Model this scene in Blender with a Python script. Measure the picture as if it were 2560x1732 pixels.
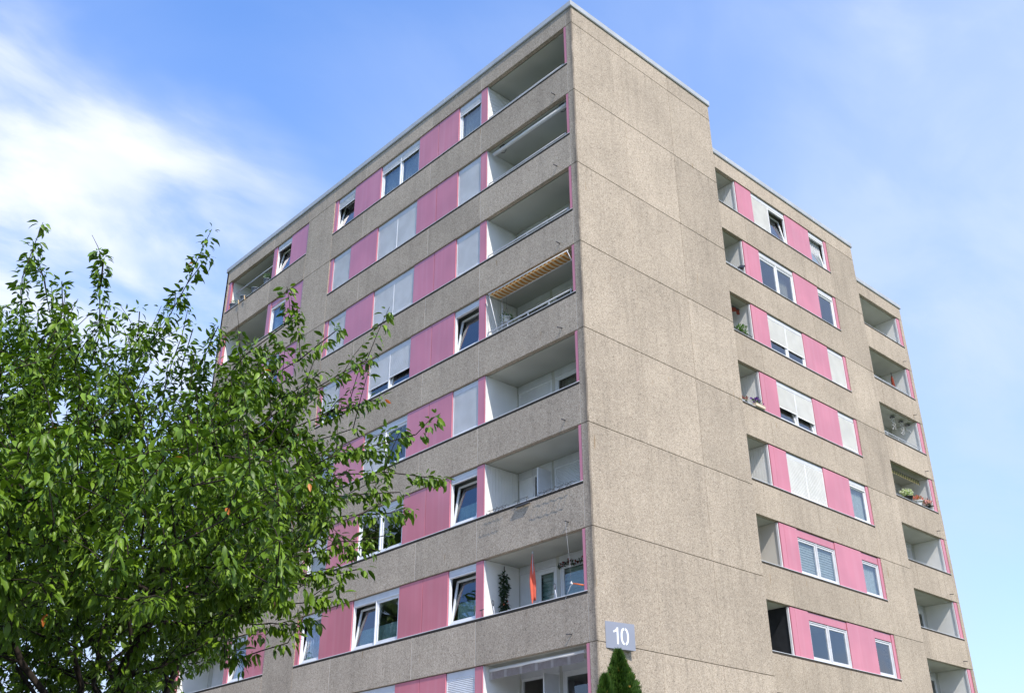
import bpy, bmesh, math, random
import numpy as np
from mathutils import Vector, Matrix, Euler

for o in list(bpy.data.objects):
    bpy.data.objects.remove(o, do_unlink=True)
scene = bpy.context.scene
COL = scene.collection
R = math.radians

# ------------------------------------------------------------------ camera
CAM_POS = (-17.829, -16.352, 1.639)
cam_d = bpy.data.cameras.new('camera')
cam = bpy.data.objects.new('camera', cam_d)
COL.objects.link(cam)
cam_d.sensor_width = 36.0
cam_d.lens = 36.06
cam_d.clip_start = 0.1
cam_d.clip_end = 3000
_yaw, _pit, _rol = R(47.106), R(27.512), R(-0.305)
_f = Vector((math.cos(_yaw)*math.cos(_pit), math.sin(_yaw)*math.cos(_pit), math.sin(_pit)))
_r = Vector((math.sin(_yaw), -math.cos(_yaw), 0))
_u = _r.cross(_f)
_r2 = _r*math.cos(_rol) + _u*math.sin(_rol)
_u2 = _u*math.cos(_rol) - _r*math.sin(_rol)
cam.matrix_world = Matrix(((_r2.x, _u2.x, -_f.x, CAM_POS[0]), (_r2.y, _u2.y, -_f.y, CAM_POS[1]),
                           (_r2.z, _u2.z, -_f.z, CAM_POS[2]), (0, 0, 0, 1)))
scene.camera = cam

# ------------------------------------------------------------------ sky and sun
SUN_TO = Vector((-0.28, -0.92, 1.0)).normalized()
SUN_EL = math.asin(SUN_TO.z)
SUN_AZ = math.atan2(SUN_TO.x, SUN_TO.y)            # clockwise from +Y
world = bpy.data.worlds.new('World')
scene.world = world
world.use_nodes = True
wn = world.node_tree
wn.nodes.clear()
def wnode(t, **kw):
    n = wn.nodes.new(t)
    for k, v in kw.items():
        setattr(n, k, v)
    return n
sky = wnode('ShaderNodeTexSky', sky_type='NISHITA', sun_disc=False, sun_elevation=SUN_EL, sun_rotation=SUN_AZ,
            air_density=1.0, dust_density=0.6, ozone_density=3.0, altitude=200)
tc = wnode('ShaderNodeTexCoord')
sep = wnode('ShaderNodeSeparateXYZ')
wn.links.new(tc.outputs['Generated'], sep.inputs[0])
def wm(op, a, b=None, c=None):
    n = wnode('ShaderNodeMath', operation=op)
    for i, v in enumerate((a, b, c)):
        if v is None: continue
        if isinstance(v, (int, float)): n.inputs[i].default_value = v
        else: wn.links.new(v, n.inputs[i])
    return n.outputs[0]
zz = wm('ADD', wm('MAXIMUM', sep.outputs[2], 0.0), 0.22)
cu = wm('DIVIDE', sep.outputs[0], zz)
cv = wm('DIVIDE', sep.outputs[1], zz)
comb = wnode('ShaderNodeCombineXYZ')
wn.links.new(cu, comb.inputs[0]); wn.links.new(cv, comb.inputs[1])
def cloud_noise(scale, detail, rough, off, stretch=(1, 1, 1), dist=0.0, rot=0.0):
    mp = wnode('ShaderNodeMapping')
    mp.inputs['Location'].default_value = off
    mp.inputs['Rotation'].default_value = (0, 0, rot)
    mp.inputs['Scale'].default_value = stretch
    wn.links.new(comb.outputs[0], mp.inputs[0])
    n = wnode('ShaderNodeTexNoise')
    n.inputs['Scale'].default_value = scale
    n.inputs['Detail'].default_value = detail
    n.inputs['Roughness'].default_value = rough
    n.inputs['Distortion'].default_value = dist
    wn.links.new(mp.outputs[0], n.inputs['Vector'])
    return n.outputs[0]
def ramp(v, lo, hi):
    n = wnode('ShaderNodeMapRange', interpolation_type='SMOOTHSTEP')
    n.inputs['From Min'].default_value = lo
    n.inputs['From Max'].default_value = hi
    wn.links.new(v, n.inputs['Value'])
    return n.outputs[0]
CLOUD_OFF = (18.51, 19.112, 0)
big = ramp(cloud_noise(1.05, 5, 0.52, CLOUD_OFF, (1, 1.25, 1), 0.15, 0.6), 0.495, 0.66)
fine = ramp(cloud_noise(3.2, 7, 0.55, (0.4, 2.2, 0), (1, 1.8, 1), 0.4, 0.9), 0.34, 0.68)
veil = ramp(cloud_noise(0.45, 3, 0.5, (6.888, 7.096, 0), (1, 1, 1), 0.2, 0.2), 0.32, 0.64)
cl = wm('MULTIPLY', big, wm('ADD', wm('MULTIPLY', fine, 0.8), 0.25))
cl = wm('MINIMUM', cl, 1.0)
thin = wm('MULTIPLY', veil, wm('ADD', wm('MULTIPLY', fine, 0.25), 0.66))
haze = wm('MULTIPLY', wm('POWER', wm('SUBTRACT', 1.0, wm('MAXIMUM', sep.outputs[2], 0.0)), 2.2), 0.95)
thin = wm('MINIMUM', wm('ADD', thin, wm('MULTIPLY', haze, wm('SUBTRACT', 1.0, wm('MINIMUM', thin, 1.0)))), 1.0)
hsv = wnode('ShaderNodeHueSaturation')
hsv.inputs['Hue'].default_value = 0.508
hsv.inputs['Saturation'].default_value = 1.32
hsv.inputs['Value'].default_value = 2.7
wn.links.new(sky.outputs[0], hsv.inputs['Color'])
mix0 = wnode('ShaderNodeMix', data_type='RGBA')
wn.links.new(thin, mix0.inputs[0])
wn.links.new(hsv.outputs[0], mix0.inputs[6])
mix0.inputs[7].default_value = (4.9, 5.9, 8.0, 1)
mix = wnode('ShaderNodeMix', data_type='RGBA')
wn.links.new(cl, mix.inputs[0])
wn.links.new(mix0.outputs[2], mix.inputs[6])
mix.inputs[7].default_value = (7.2, 7.6, 8.7, 1)
bg = wnode('ShaderNodeBackground')
bg.inputs['Strength'].default_value = 0.112
wn.links.new(mix.outputs[2], bg.inputs['Color'])
wo = wnode('ShaderNodeOutputWorld')
wn.links.new(bg.outputs[0], wo.inputs[0])

sun_d = bpy.data.lights.new('sun', 'SUN')
sun_d.energy = 4.1
sun_d.angle = R(0.55)
sun_d.color = (1.0, 0.93, 0.83)
sun = bpy.data.objects.new('sun', sun_d)
COL.objects.link(sun)
sun.location = (-30, -60, 70)
sun.rotation_euler = SUN_TO.to_track_quat('Z', 'Y').to_euler()

scene.render.engine = 'CYCLES'
scene.view_settings.view_transform = 'Standard'
scene.view_settings.look = 'None'
scene.view_settings.exposure = 0.35
scene.view_settings.gamma = 1.0
scene.view_settings.use_curve_mapping = False
scene.render.resolution_x = 1024
scene.render.resolution_y = 692

# ------------------------------------------------------------------ materials
class Nt:
    def __init__(s, name):
        s.m = bpy.data.materials.new(name); s.m.use_nodes = True
        s.t = s.m.node_tree; s.t.nodes.clear()
        s.out = s.n('ShaderNodeOutputMaterial')
    def n(s, t, **kw):
        x = s.t.nodes.new(t)
        for k, v in kw.items(): setattr(x, k, v)
        return x
    def link(s, a, b): s.t.links.new(a, b)
    def set(s, sock, v):
        if hasattr(v, 'is_linked'): s.link(v, sock)
        else: sock.default_value = v
    def math(s, op, a, b=None):
        x = s.n('ShaderNodeMath', operation=op)
        s.set(x.inputs[0], a)
        if b is not None: s.set(x.inputs[1], b)
        return x.outputs[0]
    def pos(s, scale=(1, 1, 1)):
        g = s.n('ShaderNodeNewGeometry'); mp = s.n('ShaderNodeMapping')
        mp.inputs['Scale'].default_value = scale
        s.link(g.outputs['Position'], mp.inputs[0]); return mp.outputs[0]
    def noise(s, vec, scale, detail=3, rough=0.5):
        x = s.n('ShaderNodeTexNoise'); s.link(vec, x.inputs['Vector'])
        x.inputs['Scale'].default_value = scale; x.inputs['Detail'].default_value = detail
        x.inputs['Roughness'].default_value = rough; return x.outputs[0]
    def rng(s, v, lo, hi, a=0.0, b=1.0):
        x = s.n('ShaderNodeMapRange', interpolation_type='SMOOTHSTEP'); s.link(v, x.inputs['Value'])
        x.inputs['From Min'].default_value = lo; x.inputs['From Max'].default_value = hi
        x.inputs['To Min'].default_value = a; x.inputs['To Max'].default_value = b; return x.outputs[0]
    def mix(s, f, a, b, mode='MIX'):
        x = s.n('ShaderNodeMix', data_type='RGBA', blend_type=mode)
        s.set(x.inputs[0], f)
        s.set(x.inputs[6], a if hasattr(a, 'is_linked') else (*a, 1))
        s.set(x.inputs[7], b if hasattr(b, 'is_linked') else (*b, 1)); return x.outputs[2]
    def ramp(s, v, stops):
        x = s.n('ShaderNodeValToRGB'); s.link(v, x.inputs[0]); e = x.color_ramp.elements
        while len(e) < len(stops): e.new(0.5)
        for i, (p, c) in enumerate(stops): e[i].position = p; e[i].color = (*c, 1)
        return x.outputs[0]
    def bsdf(s, col, rough=0.6, metal=0.0, spec=0.5, bump=None, bstr=0.2, bdist=0.01, coat=0.0):
        b = s.n('ShaderNodeBsdfPrincipled')
        s.set(b.inputs['Base Color'], col if hasattr(col, 'is_linked') else (*col, 1))
        s.set(b.inputs['Roughness'], rough); b.inputs['Metallic'].default_value = metal
        b.inputs['Specular IOR Level'].default_value = spec
        b.inputs['Coat Weight'].default_value = coat; b.inputs['Coat Roughness'].default_value = 0.12
        if bump is not None:
            bp = s.n('ShaderNodeBump'); bp.inputs['Strength'].default_value = bstr
            bp.inputs['Distance'].default_value = bdist; s.link(bump, bp.inputs['Height'])
            s.link(bp.outputs[0], b.inputs['Normal'])
        return b.outputs[0]
    def done(s, sh): s.link(sh, s.out.inputs[0]); return s.m

def mat_concrete(name, tint=(1, 1, 1)):
    n = Nt(name)
    p = n.pos()
    v = n.n('ShaderNodeTexVoronoi'); n.link(p, v.inputs['Vector']); v.inputs['Scale'].default_value = 60
    sx = n.n('ShaderNodeSeparateColor'); n.link(v.outputs['Color'], sx.inputs[0])
    peb = n.ramp(sx.outputs[0], [(0.0, (0.20, 0.168, 0.132)), (0.12, (0.34, 0.286, 0.226)), (0.42, (0.42, 0.355, 0.280)), (0.8, (0.455, 0.385, 0.305)), (1.0, (0.56, 0.495, 0.41))])
    v2 = n.n('ShaderNodeTexVoronoi'); n.link(p, v2.inputs['Vector']); v2.inputs['Scale'].default_value = 30
    sx2 = n.n('ShaderNodeSeparateColor'); n.link(v2.outputs['Color'], sx2.inputs[0])
    peb2 = n.ramp(sx2.outputs[1], [(0.0, (0.72, 0.71, 0.70)), (0.08, (0.90, 0.89, 0.88)), (0.35, (1, 1, 1)), (0.85, (1.02, 1.0, 0.98)), (1.0, (1.12, 1.11, 1.10))])
    col = n.mix(1.0, peb, peb2, 'MULTIPLY')
    big = n.rng(n.noise(p, 0.55, 4, 0.6), 0.3, 0.72, 0.90, 1.06)
    st = n.rng(n.noise(n.pos((3.2, 3.2, 0.22)), 1.0, 4, 0.6), 0.46, 0.74, 1.0, 0.88)
    st2 = n.rng(n.noise(n.pos((9, 9, 0.28)), 1.0, 3, 0.6), 0.58, 0.78, 1.0, 0.80)
    k = n.math('MULTIPLY', n.math('MULTIPLY', big, st), st2)
    # each cast panel has its own slightly different batch of stone
    oi = n.n('ShaderNodeObjectInfo')
    k = n.math('MULTIPLY', k, n.math('ADD', n.math('MULTIPLY', oi.outputs['Random'], 0.17), 0.91))
    cc = n.n('ShaderNodeCombineColor')
    for i in range(3): n.link(n.math('MULTIPLY', k, tint[i]), cc.inputs[i])
    col = n.mix(1.0, col, cc.outputs[0], 'MULTIPLY')
    # sparse rust runs
    rust = n.math('MULTIPLY', n.rng(n.noise(n.pos((7, 7, 1.1)), 1.0, 2, 0.5), 0.70, 0.78), 0.55)
    col = n.mix(rust, col, (0.23, 0.14, 0.05))
    sz = n.n('ShaderNodeSeparateXYZ'); gg = n.n('ShaderNodeNewGeometry'); n.link(gg.outputs['Position'], sz.inputs[0])
    ph = n.math('FRACT', n.math('DIVIDE', n.math('SUBTRACT', 25.8+27.5, sz.outputs[2]), 2.75))
    run = n.math('MULTIPLY', n.rng(ph, 0.0, 0.32, 1.0, 0.0), n.rng(n.noise(n.pos((6, 6, 0.35)), 1.0, 3, 0.55), 0.50, 0.72, 0.0, 0.34))
    col = n.mix(run, col, (0.13, 0.11, 0.09))
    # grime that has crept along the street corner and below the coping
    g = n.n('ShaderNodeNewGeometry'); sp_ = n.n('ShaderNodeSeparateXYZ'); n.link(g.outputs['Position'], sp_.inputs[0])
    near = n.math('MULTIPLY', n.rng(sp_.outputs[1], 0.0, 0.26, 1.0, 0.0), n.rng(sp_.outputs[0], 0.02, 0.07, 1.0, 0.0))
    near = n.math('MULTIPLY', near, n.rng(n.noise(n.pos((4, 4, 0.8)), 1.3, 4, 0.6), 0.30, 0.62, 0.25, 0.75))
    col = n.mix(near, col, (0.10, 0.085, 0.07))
    return n.done(n.bsdf(col, 0.9, spec=0.25, bump=v.outputs['Distance'], bstr=0.35, bdist=0.008))

def mat_paint(name, col, rough=0.5, var=0.06, scale=3.0, spec=0.5, metal=0.0, streak=0.0, coat=0.0):
    n = Nt(name)
    a = n.rng(n.noise(n.pos(), scale, 2, 0.5), 0.3, 0.7, 1 - var, 1 + var)
    if streak:
        s = n.rng(n.noise(n.pos((5, 5, 0.3)), 1.0, 2, 0.5), 0.42, 0.75, 0.0, streak)
        c0 = n.mix(s, col, tuple(min(1, c*0.75 + 0.22) for c in col))
    else:
        c0 = n.mix(0.0, col, col)
    cc = n.n('ShaderNodeCombineColor')
    for i in range(3): n.link(a, cc.inputs[i])
    c1 = n.mix(1.0, c0, cc.outputs[0], 'MULTIPLY')
    return n.done(n.bsdf(c1, rough, metal, spec, coat=coat))

def mat_glass(name):
    n = Nt(name)
    lw = n.n('ShaderNodeFresnel'); lw.inputs['IOR'].default_value = 1.6
    gb = n.n('ShaderNodeNewGeometry')
    nz = n.noise(n.pos(), 0.9, 2, 0.5)
    bp = n.n('ShaderNodeBump'); bp.inputs['Strength'].default_value = 0.06; bp.inputs['Distance'].default_value = 0.06
    n.link(nz, bp.inputs['Height'])
    gl = n.n('ShaderNodeBsdfGlossy'); gl.inputs['Roughness'].default_value = 0.0
    gl.inputs['Color'].default_value = (0.95, 0.97, 1, 1); n.link(bp.outputs[0], gl.inputs['Normal'])
    tr = n.n('ShaderNodeBsdfTransparent'); tr.inputs['Color'].default_value = (0.82, 0.86, 0.85, 1)
    mx = n.n('ShaderNodeMixShader'); n.link(n.math('MULTIPLY', n.math('MINIMUM', n.math('MULTIPLY', lw.outputs[0], 1.8), 1.0), n.math('SUBTRACT', 1.0, gb.outputs['Backfacing'])), mx.inputs[0])
    n.link(tr.outputs[0], mx.inputs[1]); n.link(gl.outputs[0], mx.inputs[2])
    return n.done(mx.outputs[0])

def mat_cloth(name, col, transl=0.35, var=0.08, stripe=None):
    n = Nt(name)
    c = n.mix(n.rng(n.noise(n.pos(), 9, 3, 0.6), 0.3, 0.7), tuple(x*(1-var) for x in col), tuple(min(1, x*(1+var)) for x in col))
    d = n.n('ShaderNodeBsdfDiffuse'); n.link(c, d.inputs[0])
    t = n.n('ShaderNodeBsdfTranslucent'); n.link(c, t.inputs[0])
    mx = n.n('ShaderNodeMixShader'); mx.inputs[0].default_value = transl
    n.link(d.outputs[0], mx.inputs[1]); n.link(t.outputs[0], mx.inputs[2])
    return n.done(mx.outputs[0])

def mat_leaf(name, a, b, transl=0.35, rough=0.42, spec=0.45):
    n = Nt(name)
    at = n.n('ShaderNodeAttribute'); at.attribute_name = 'tone'
    oi = n.n('ShaderNodeObjectInfo')
    f = n.math('FRACT', n.math('ADD', at.outputs['Fac'], oi.outputs['Random']))
    c = n.mix(f, a, b)
    br = n.bsdf(c, rough, spec=spec)
    t = n.n('ShaderNodeBsdfTranslucent'); n.link(n.mix(1.0, c, (1.35, 1.45, 0.55), 'MULTIPLY'), t.inputs[0])
    mx = n.n('ShaderNodeMixShader'); mx.inputs[0].default_value = transl
    n.link(br, mx.inputs[1]); n.link(t.outputs[0], mx.inputs[2])
    return n.done(mx.outputs[0])

def mat_bark(name, col):
    n = Nt(name)
    f = n.noise(n.pos((6, 6, 2)), 4, 5, 0.65)
    c = n.mix(n.rng(f, 0.3, 0.7), tuple(x*0.55 for x in col), tuple(x*1.5 for x in col))
    return n.done(n.bsdf(c, 0.85, spec=0.2, bump=f, bstr=0.5, bdist=0.02))

M = {
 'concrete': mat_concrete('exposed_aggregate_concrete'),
 'pink': mat_paint('pink_enamel_panel', (0.54, 0.175, 0.22), 0.28, 0.07, 0.7, 0.5, streak=0.16, coat=0.4),
 'pinktrim': mat_paint('pink_trim', (0.53, 0.17, 0.225), 0.4, 0.05, 2.0),
 'white': mat_paint('white_window_plastic', (0.72, 0.73, 0.75), 0.35, 0.04, 4.0),
 'greymetal': mat_paint('grey_painted_metal', (0.60, 0.61, 0.64), 0.42, 0.06, 2.5),
 'shutter': mat_paint('shutter_slats', (0.74, 0.75, 0.77), 0.45, 0.05, 2.0),
 'shutterwhite': mat_paint('white_shutter', (0.80, 0.79, 0.76), 0.5, 0.04, 2.0),
 'coping': mat_paint('zinc_coping', (0.41, 0.43, 0.45), 0.45, 0.08, 1.5),
 'sill': mat_paint('aluminium_sill', (0.62, 0.63, 0.66), 0.38, 0.06, 2.0),
 'plaster': mat_paint('white_loggia_paint', (0.82, 0.82, 0.79), 0.75, 0.05, 1.2, 0.3, streak=0.0),
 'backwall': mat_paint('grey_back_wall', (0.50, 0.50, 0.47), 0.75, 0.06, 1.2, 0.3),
 'beige': mat_paint('beige_loggia_paint', (0.66, 0.62, 0.55), 0.75, 0.05, 1.2, 0.3),
 'soffit': mat_paint('soffit_paint', (0.47, 0.475, 0.42), 0.8, 0.10, 0.7, 0.25),
 'blackpaint': mat_paint('black_tarp', (0.020, 0.022, 0.026), 0.6, 0.2, 3.0, 0.4),
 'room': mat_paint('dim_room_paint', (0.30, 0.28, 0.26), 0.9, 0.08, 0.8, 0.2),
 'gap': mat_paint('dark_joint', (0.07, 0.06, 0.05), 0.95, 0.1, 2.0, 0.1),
 'seal': mat_paint('light_sealant', (0.58, 0.55, 0.50), 0.8, 0.15, 3.0, 0.2),
 'seal2': mat_paint('brown_sealant', (0.27, 0.235, 0.195), 0.8, 0.3, 1.5, 0.2),
 'glass': mat_glass('window_glass'),
 'railmetal': mat_paint('railing_steel', (0.58, 0.60, 0.64), 0.35, 0.06, 3.0, 0.6),
 'darkmetal': mat_paint('dark_metal', (0.06, 0.06, 0.065), 0.5, 0.15, 4.0),
 'curtain': mat_cloth('white_net_curtain', (0.80, 0.82, 0.84), 0.45),
 'mint': mat_cloth('mint_half_curtain', (0.50, 0.68, 0.66), 0.4),
 'browncurtain': mat_cloth('beige_curtain', (0.42, 0.37, 0.32), 0.3),
 'bluecurtain': mat_cloth('pale_blue_curtain', (0.55, 0.66, 0.82), 0.4),
 'awn_white': mat_paint('awning_tube_white', (0.76, 0.76, 0.76), 0.4, 0.04),
 'awn_o': mat_cloth('awning_orange', (0.62, 0.27, 0.06), 0.5),
 'awn_c': mat_cloth('awning_cream', (0.78, 0.66, 0.42), 0.5),
 'awn_red': mat_cloth('awning_dark_red', (0.28, 0.07, 0.045), 0.3),
 'awn_grey': mat_cloth('awning_taupe', (0.34, 0.29, 0.27), 0.3),
 'awn_greyl': mat_cloth('awning_taupe_stripe', (0.48, 0.43, 0.40), 0.3),
 'awn_y': mat_cloth('awning_yellow', (0.55, 0.47, 0.20), 0.3),
 'awn_k': mat_cloth('awning_brown', (0.10, 0.085, 0.06), 0.2),
 'coral': mat_cloth('coral_parasol_cloth', (0.86, 0.20, 0.13), 0.35),
 'orange': mat_paint('orange_plastic', (0.75, 0.16, 0.03), 0.45),
 'potgrey': mat_paint('grey_pot', (0.13, 0.15, 0.19), 0.5),
 'potblack': mat_paint('black_pot', (0.02, 0.02, 0.022), 0.45),
 'potwhite': mat_paint('white_pot', (0.72, 0.72, 0.72), 0.45),
 'boxcream': mat_paint('cream_planter', (0.66, 0.55, 0.42), 0.6),
 'soil': mat_paint('soil', (0.035, 0.025, 0.018), 0.95, 0.3, 8.0),
 'plantleaf': mat_leaf('potted_leaf', (0.05, 0.12, 0.02), (0.10, 0.22, 0.04)),
 'darkleaf': mat_leaf('dark_climber_leaf', (0.012, 0.028, 0.012), (0.03, 0.06, 0.02)),
 'succulent': mat_leaf('succulent_leaf', (0.10, 0.17, 0.11), (0.16, 0.25, 0.17)),
 'fl_white': mat_leaf('white_flower', (0.75, 0.76, 0.68), (0.62, 0.70, 0.45), 0.3, 0.6),
 'fl_red': mat_leaf('coral_flower', (0.62, 0.10, 0.07), (0.70, 0.26, 0.18), 0.3, 0.6),
 'fl_pink': mat_leaf('pink_flower', (0.75, 0.32, 0.38), (0.80, 0.50, 0.52), 0.3, 0.6),
 'fl_purple': mat_leaf('violet_flower', (0.07, 0.01, 0.20), (0.14, 0.03, 0.34), 0.3, 0.6),
 'fl_darkred': mat_leaf('dark_red_flower', (0.20, 0.03, 0.04), (0.32, 0.05, 0.06), 0.3, 0.6),
 'fl_yellow': mat_leaf('bronze_flower', (0.50, 0.30, 0.03), (0.20, 0.06, 0.03), 0.3, 0.6),
 'wood': mat_paint('pale_wood', (0.62, 0.45, 0.24), 0.6, 0.15, 6.0),
 'feather': mat_paint('black_feather', (0.012, 0.012, 0.015), 0.35, 0.2, 10.0),
 'crystal': mat_paint('pale_shell', (0.75, 0.75, 0.74), 0.25, 0.05),
 'lampshade': mat_cloth('white_lampshade', (0.85, 0.85, 0.84), 0.4),
 'signface': mat_paint('sign_grey', (0.25, 0.27, 0.33), 0.45, 0.03, 2.0),
 'signwhite': mat_paint('sign_white', (0.80, 0.82, 0.85), 0.4, 0.02, 2.0),
 'leaf': mat_leaf('cherry_leaf', (0.050, 0.105, 0.006), (0.165, 0.275, 0.018), 0.14, 0.45, 0.35),
 'leafrust': mat_leaf('rusty_leaf', (0.45, 0.11, 0.02), (0.55, 0.20, 0.04), 0.3),
 'bark': mat_bark('cherry_bark', (0.036, 0.028, 0.023)),
 'thuja': mat_leaf('thuja_spray', (0.022, 0.058, 0.009), (0.062, 0.125, 0.016), 0.2, 0.6, 0.25),
 'thujacone': mat_leaf('thuja_dry', (0.50, 0.30, 0.05), (0.42, 0.24, 0.05), 0.2, 0.7),
 'grass': mat_paint('lawn', (0.075, 0.105, 0.035), 0.9, 0.3, 0.8, 0.2),
 'asphalt': mat_paint('asphalt', (0.055, 0.055, 0.057), 0.9, 0.2, 3.0, 0.3),
 'paving': mat_paint('paving', (0.40, 0.375, 0.34), 0.85, 0.15, 2.0, 0.3),
 'roof': mat_paint('roof_felt', (0.08, 0.08, 0.085), 0.9, 0.2, 1.0, 0.2),
}

# ------------------------------------------------------------------ mesh helpers
def tag(o, label=None, cat=None, group=None, kind=None):
    if label: o['label'] = label
    if cat: o['category'] = cat
    if group: o['group'] = group
    if kind: o['kind'] = kind
    return o
WORLDLOC = {}
def link(name, data, loc=(0, 0, 0), parent=None, rot=None):
    o = bpy.data.objects.new(name, data)
    COL.objects.link(o)
    loc = Vector(loc)
    WORLDLOC[o.name] = loc
    if parent is not None:
        o.parent = parent
        o.location = loc - WORLDLOC[parent.name]
    else:
        o.location = loc
    if rot: o.rotation_euler = rot
    return o
def empty(name, loc=(0, 0, 0)):
    o = link(name, None, loc); o.empty_display_size = 0.3
    return o
_CB = {}
def cbox_mesh(dx, dy, dz, mat, ch):
    key = (round(dx, 4), round(dy, 4), round(dz, 4), mat, ch)
    if key in _CB: return _CB[key]
    m = MB(); m.box(-dx/2, dx/2, -dy/2, dy/2, -dz/2, dz/2, ch)
    _CB[key] = m.mesh(mat + '_block', mat)
    return _CB[key]
def cbox(name, mat, x0, x1, y0, y1, z0, z1, parent=None, ch=0.006):
    me = cbox_mesh(x1-x0, y1-y0, z1-z0, mat, ch)
    return link(name, me, ((x0+x1)/2, (y0+y1)/2, (z0+z1)/2), parent)

class MB:
    def __init__(s): s.v = []; s.f = []; s.mi = []; s.cur = 0; s.smooth = []; s.sm = False
    def face(s, idx):
        s.f.append(tuple(idx)); s.mi.append(s.cur); s.smooth.append(s.sm)
    def box(s, x0, x1, y0, y1, z0, z1, ch=0.0):
        b = len(s.v)
        ch = min(ch, (x1-x0)*.3, (y1-y0)*.3, (z1-z0)*.3)
        if ch <= 0:
            for z in (z0, z1):
                for y in (y0, y1):
                    for x in (x0, x1): s.v.append((x, y, z))
            for q in ((0, 2, 3, 1), (4, 5, 7, 6), (0, 1, 5, 4), (2, 6, 7, 3), (0, 4, 6, 2), (1, 3, 7, 5)):
                s.face([b+i for i in q])
            return
        X = (x0, x1); Y = (y0, y1); Z = (z0, z1)
        idx = {}
        for i in (0, 1):
            for j in (0, 1):
                for k in (0, 1):
                    px, py, pz = X[i], Y[j], Z[k]
                    ix = px + (ch if i == 0 else -ch); iy = py + (ch if j == 0 else -ch); iz = pz + (ch if k == 0 else -ch)
                    for a, p in enumerate(((px, iy, iz), (ix, py, iz), (ix, iy, pz))):
                        idx[(i, j, k, a)] = len(s.v); s.v.append(p)
        c = Vector(((x0+x1)/2, (y0+y1)/2, (z0+z1)/2))
        def add(q):
            P = [Vector(s.v[i]) for i in q]
            nrm = (P[1]-P[0]).cross(P[2]-P[0])
            ctr = sum(P, Vector())/len(P)
            if nrm.dot(ctr-c) < 0: q = q[::-1]
            s.face(q)
        for i in (0, 1):
            add([idx[(i, j, k, 0)] for j, k in ((0, 0), (1, 0), (1, 1), (0, 1))])
            add([idx[(j, i, k, 1)] for j, k in ((0, 0), (1, 0), (1, 1), (0, 1))])
            add([idx[(j, k, i, 2)] for j, k in ((0, 0), (1, 0), (1, 1), (0, 1))])
        for i in (0, 1):
            for j in (0, 1):
                add([idx[(i, j, 0, 0)], idx[(i, j, 1, 0)], idx[(i, j, 1, 1)], idx[(i, j, 0, 1)]])
                add([idx[(i, 0, j, 0)], idx[(i, 1, j, 0)], idx[(i, 1, j, 2)], idx[(i, 0, j, 2)]])
                add([idx[(0, i, j, 1)], idx[(1, i, j, 1)], idx[(1, i, j, 2)], idx[(0, i, j, 2)]])
                for k in (0, 1): add([idx[(i, j, k, a)] for a in range(3)])
    def tube(s, pts, rad, n=8, cap=True):
        pts = [Vector(p) for p in pts]
        if not hasattr(rad, '__len__'): rad = [rad]*len(pts)
        rings = []
        up = None
        for i, p in enumerate(pts):
            t = (pts[min(i+1, len(pts)-1)] - pts[max(i-1, 0)])
            if t.length < 1e-9: t = Vector((0, 0, 1))
            t.normalize()
            if up is None: up = Vector((0, 0, 1)) if abs(t.z) < .9 else Vector((1, 0, 0))
            a = t.cross(up); a.normalize(); bb = a.cross(t); up = bb
            ring = []
            for k in range(n):
                an = 2*math.pi*k/n
                q = p + (a*math.cos(an) + bb*math.sin(an))*rad[i]
                ring.append(len(s.v)); s.v.append(tuple(q))
            rings.append(ring)
        o = s.sm; s.sm = n > 4
        for r0, r1 in zip(rings, rings[1:]):
            for k in range(n): s.face((r0[k], r0[(k+1) % n], r1[(k+1) % n], r1[k]))
        s.sm = o
        if cap: s.face(rings[0][::-1]); s.face(rings[-1])
    def lathe(s, prof, c=(0, 0, 0), n=16, wob=0.0):
        rings = []
        for r_, z in prof:
            ring = []
            for k in range(n):
                an = 2*math.pi*k/n
                rr = r_*(1 + (wob*math.cos(an*4+z*9) if wob else 0))
                ring.append(len(s.v)); s.v.append((c[0]+rr*math.cos(an), c[1]+rr*math.sin(an), c[2]+z))
            rings.append(ring)
        o = s.sm; s.sm = True
        for r0, r1 in zip(rings, rings[1:]):
            for k in range(n): s.face((r0[k], r0[(k+1) % n], r1[(k+1) % n], r1[k]))
        s.sm = o
        s.face(rings[0][::-1]); s.face(rings[-1])
    def prism(s, poly, z0, z1):
        b = len(s.v); n = len(poly)
        for z in (z0, z1):
            for p in poly: s.v.append((p[0], p[1], z))
        s.face([b+i for i in range(n)][::-1]); s.face([b+n+i for i in range(n)])
        for i in range(n): s.face((b+i, b+(i+1) % n, b+n+(i+1) % n, b+n+i))
    def grid(s, fn, nu, nv):
        b = len(s.v)
        for i in range(nu+1):
            for j in range(nv+1): s.v.append(tuple(fn(i/nu, j/nv)))
        for i in range(nu):
            for j in range(nv):
                a = b + i*(nv+1) + j
                s.face((a, a+nv+1, a+nv+2, a+1))
    def map(s, fn, flip=False):
        s.v = [tuple(fn(*p)) for p in s.v]
        if flip: s.f = [q[::-1] for q in s.f]
        return s
    def mesh(s, name, mats):
        me = bpy.data.meshes.new(name)
        me.from_pydata(s.v, [], s.f)
        for mt in (mats if isinstance(mats, (list, tuple)) else [mats]): me.materials.append(M[mt])
        me.polygons.foreach_set('material_index', s.mi)
        me.polygons.foreach_set('use_smooth', s.smooth)
        me.update()
        return me
    def build(s, name, mats, parent=None, origin=None):
        if origin is None:
            a = np.array(s.v); lo = a.min(0); hi = a.max(0)
            origin = ((lo[0]+hi[0])/2, (lo[1]+hi[1])/2, lo[2])
        s.v = [(p[0]-origin[0], p[1]-origin[1], p[2]-origin[2]) for p in s.v]
        return link(name, s.mesh(name, mats), origin, parent)

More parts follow.
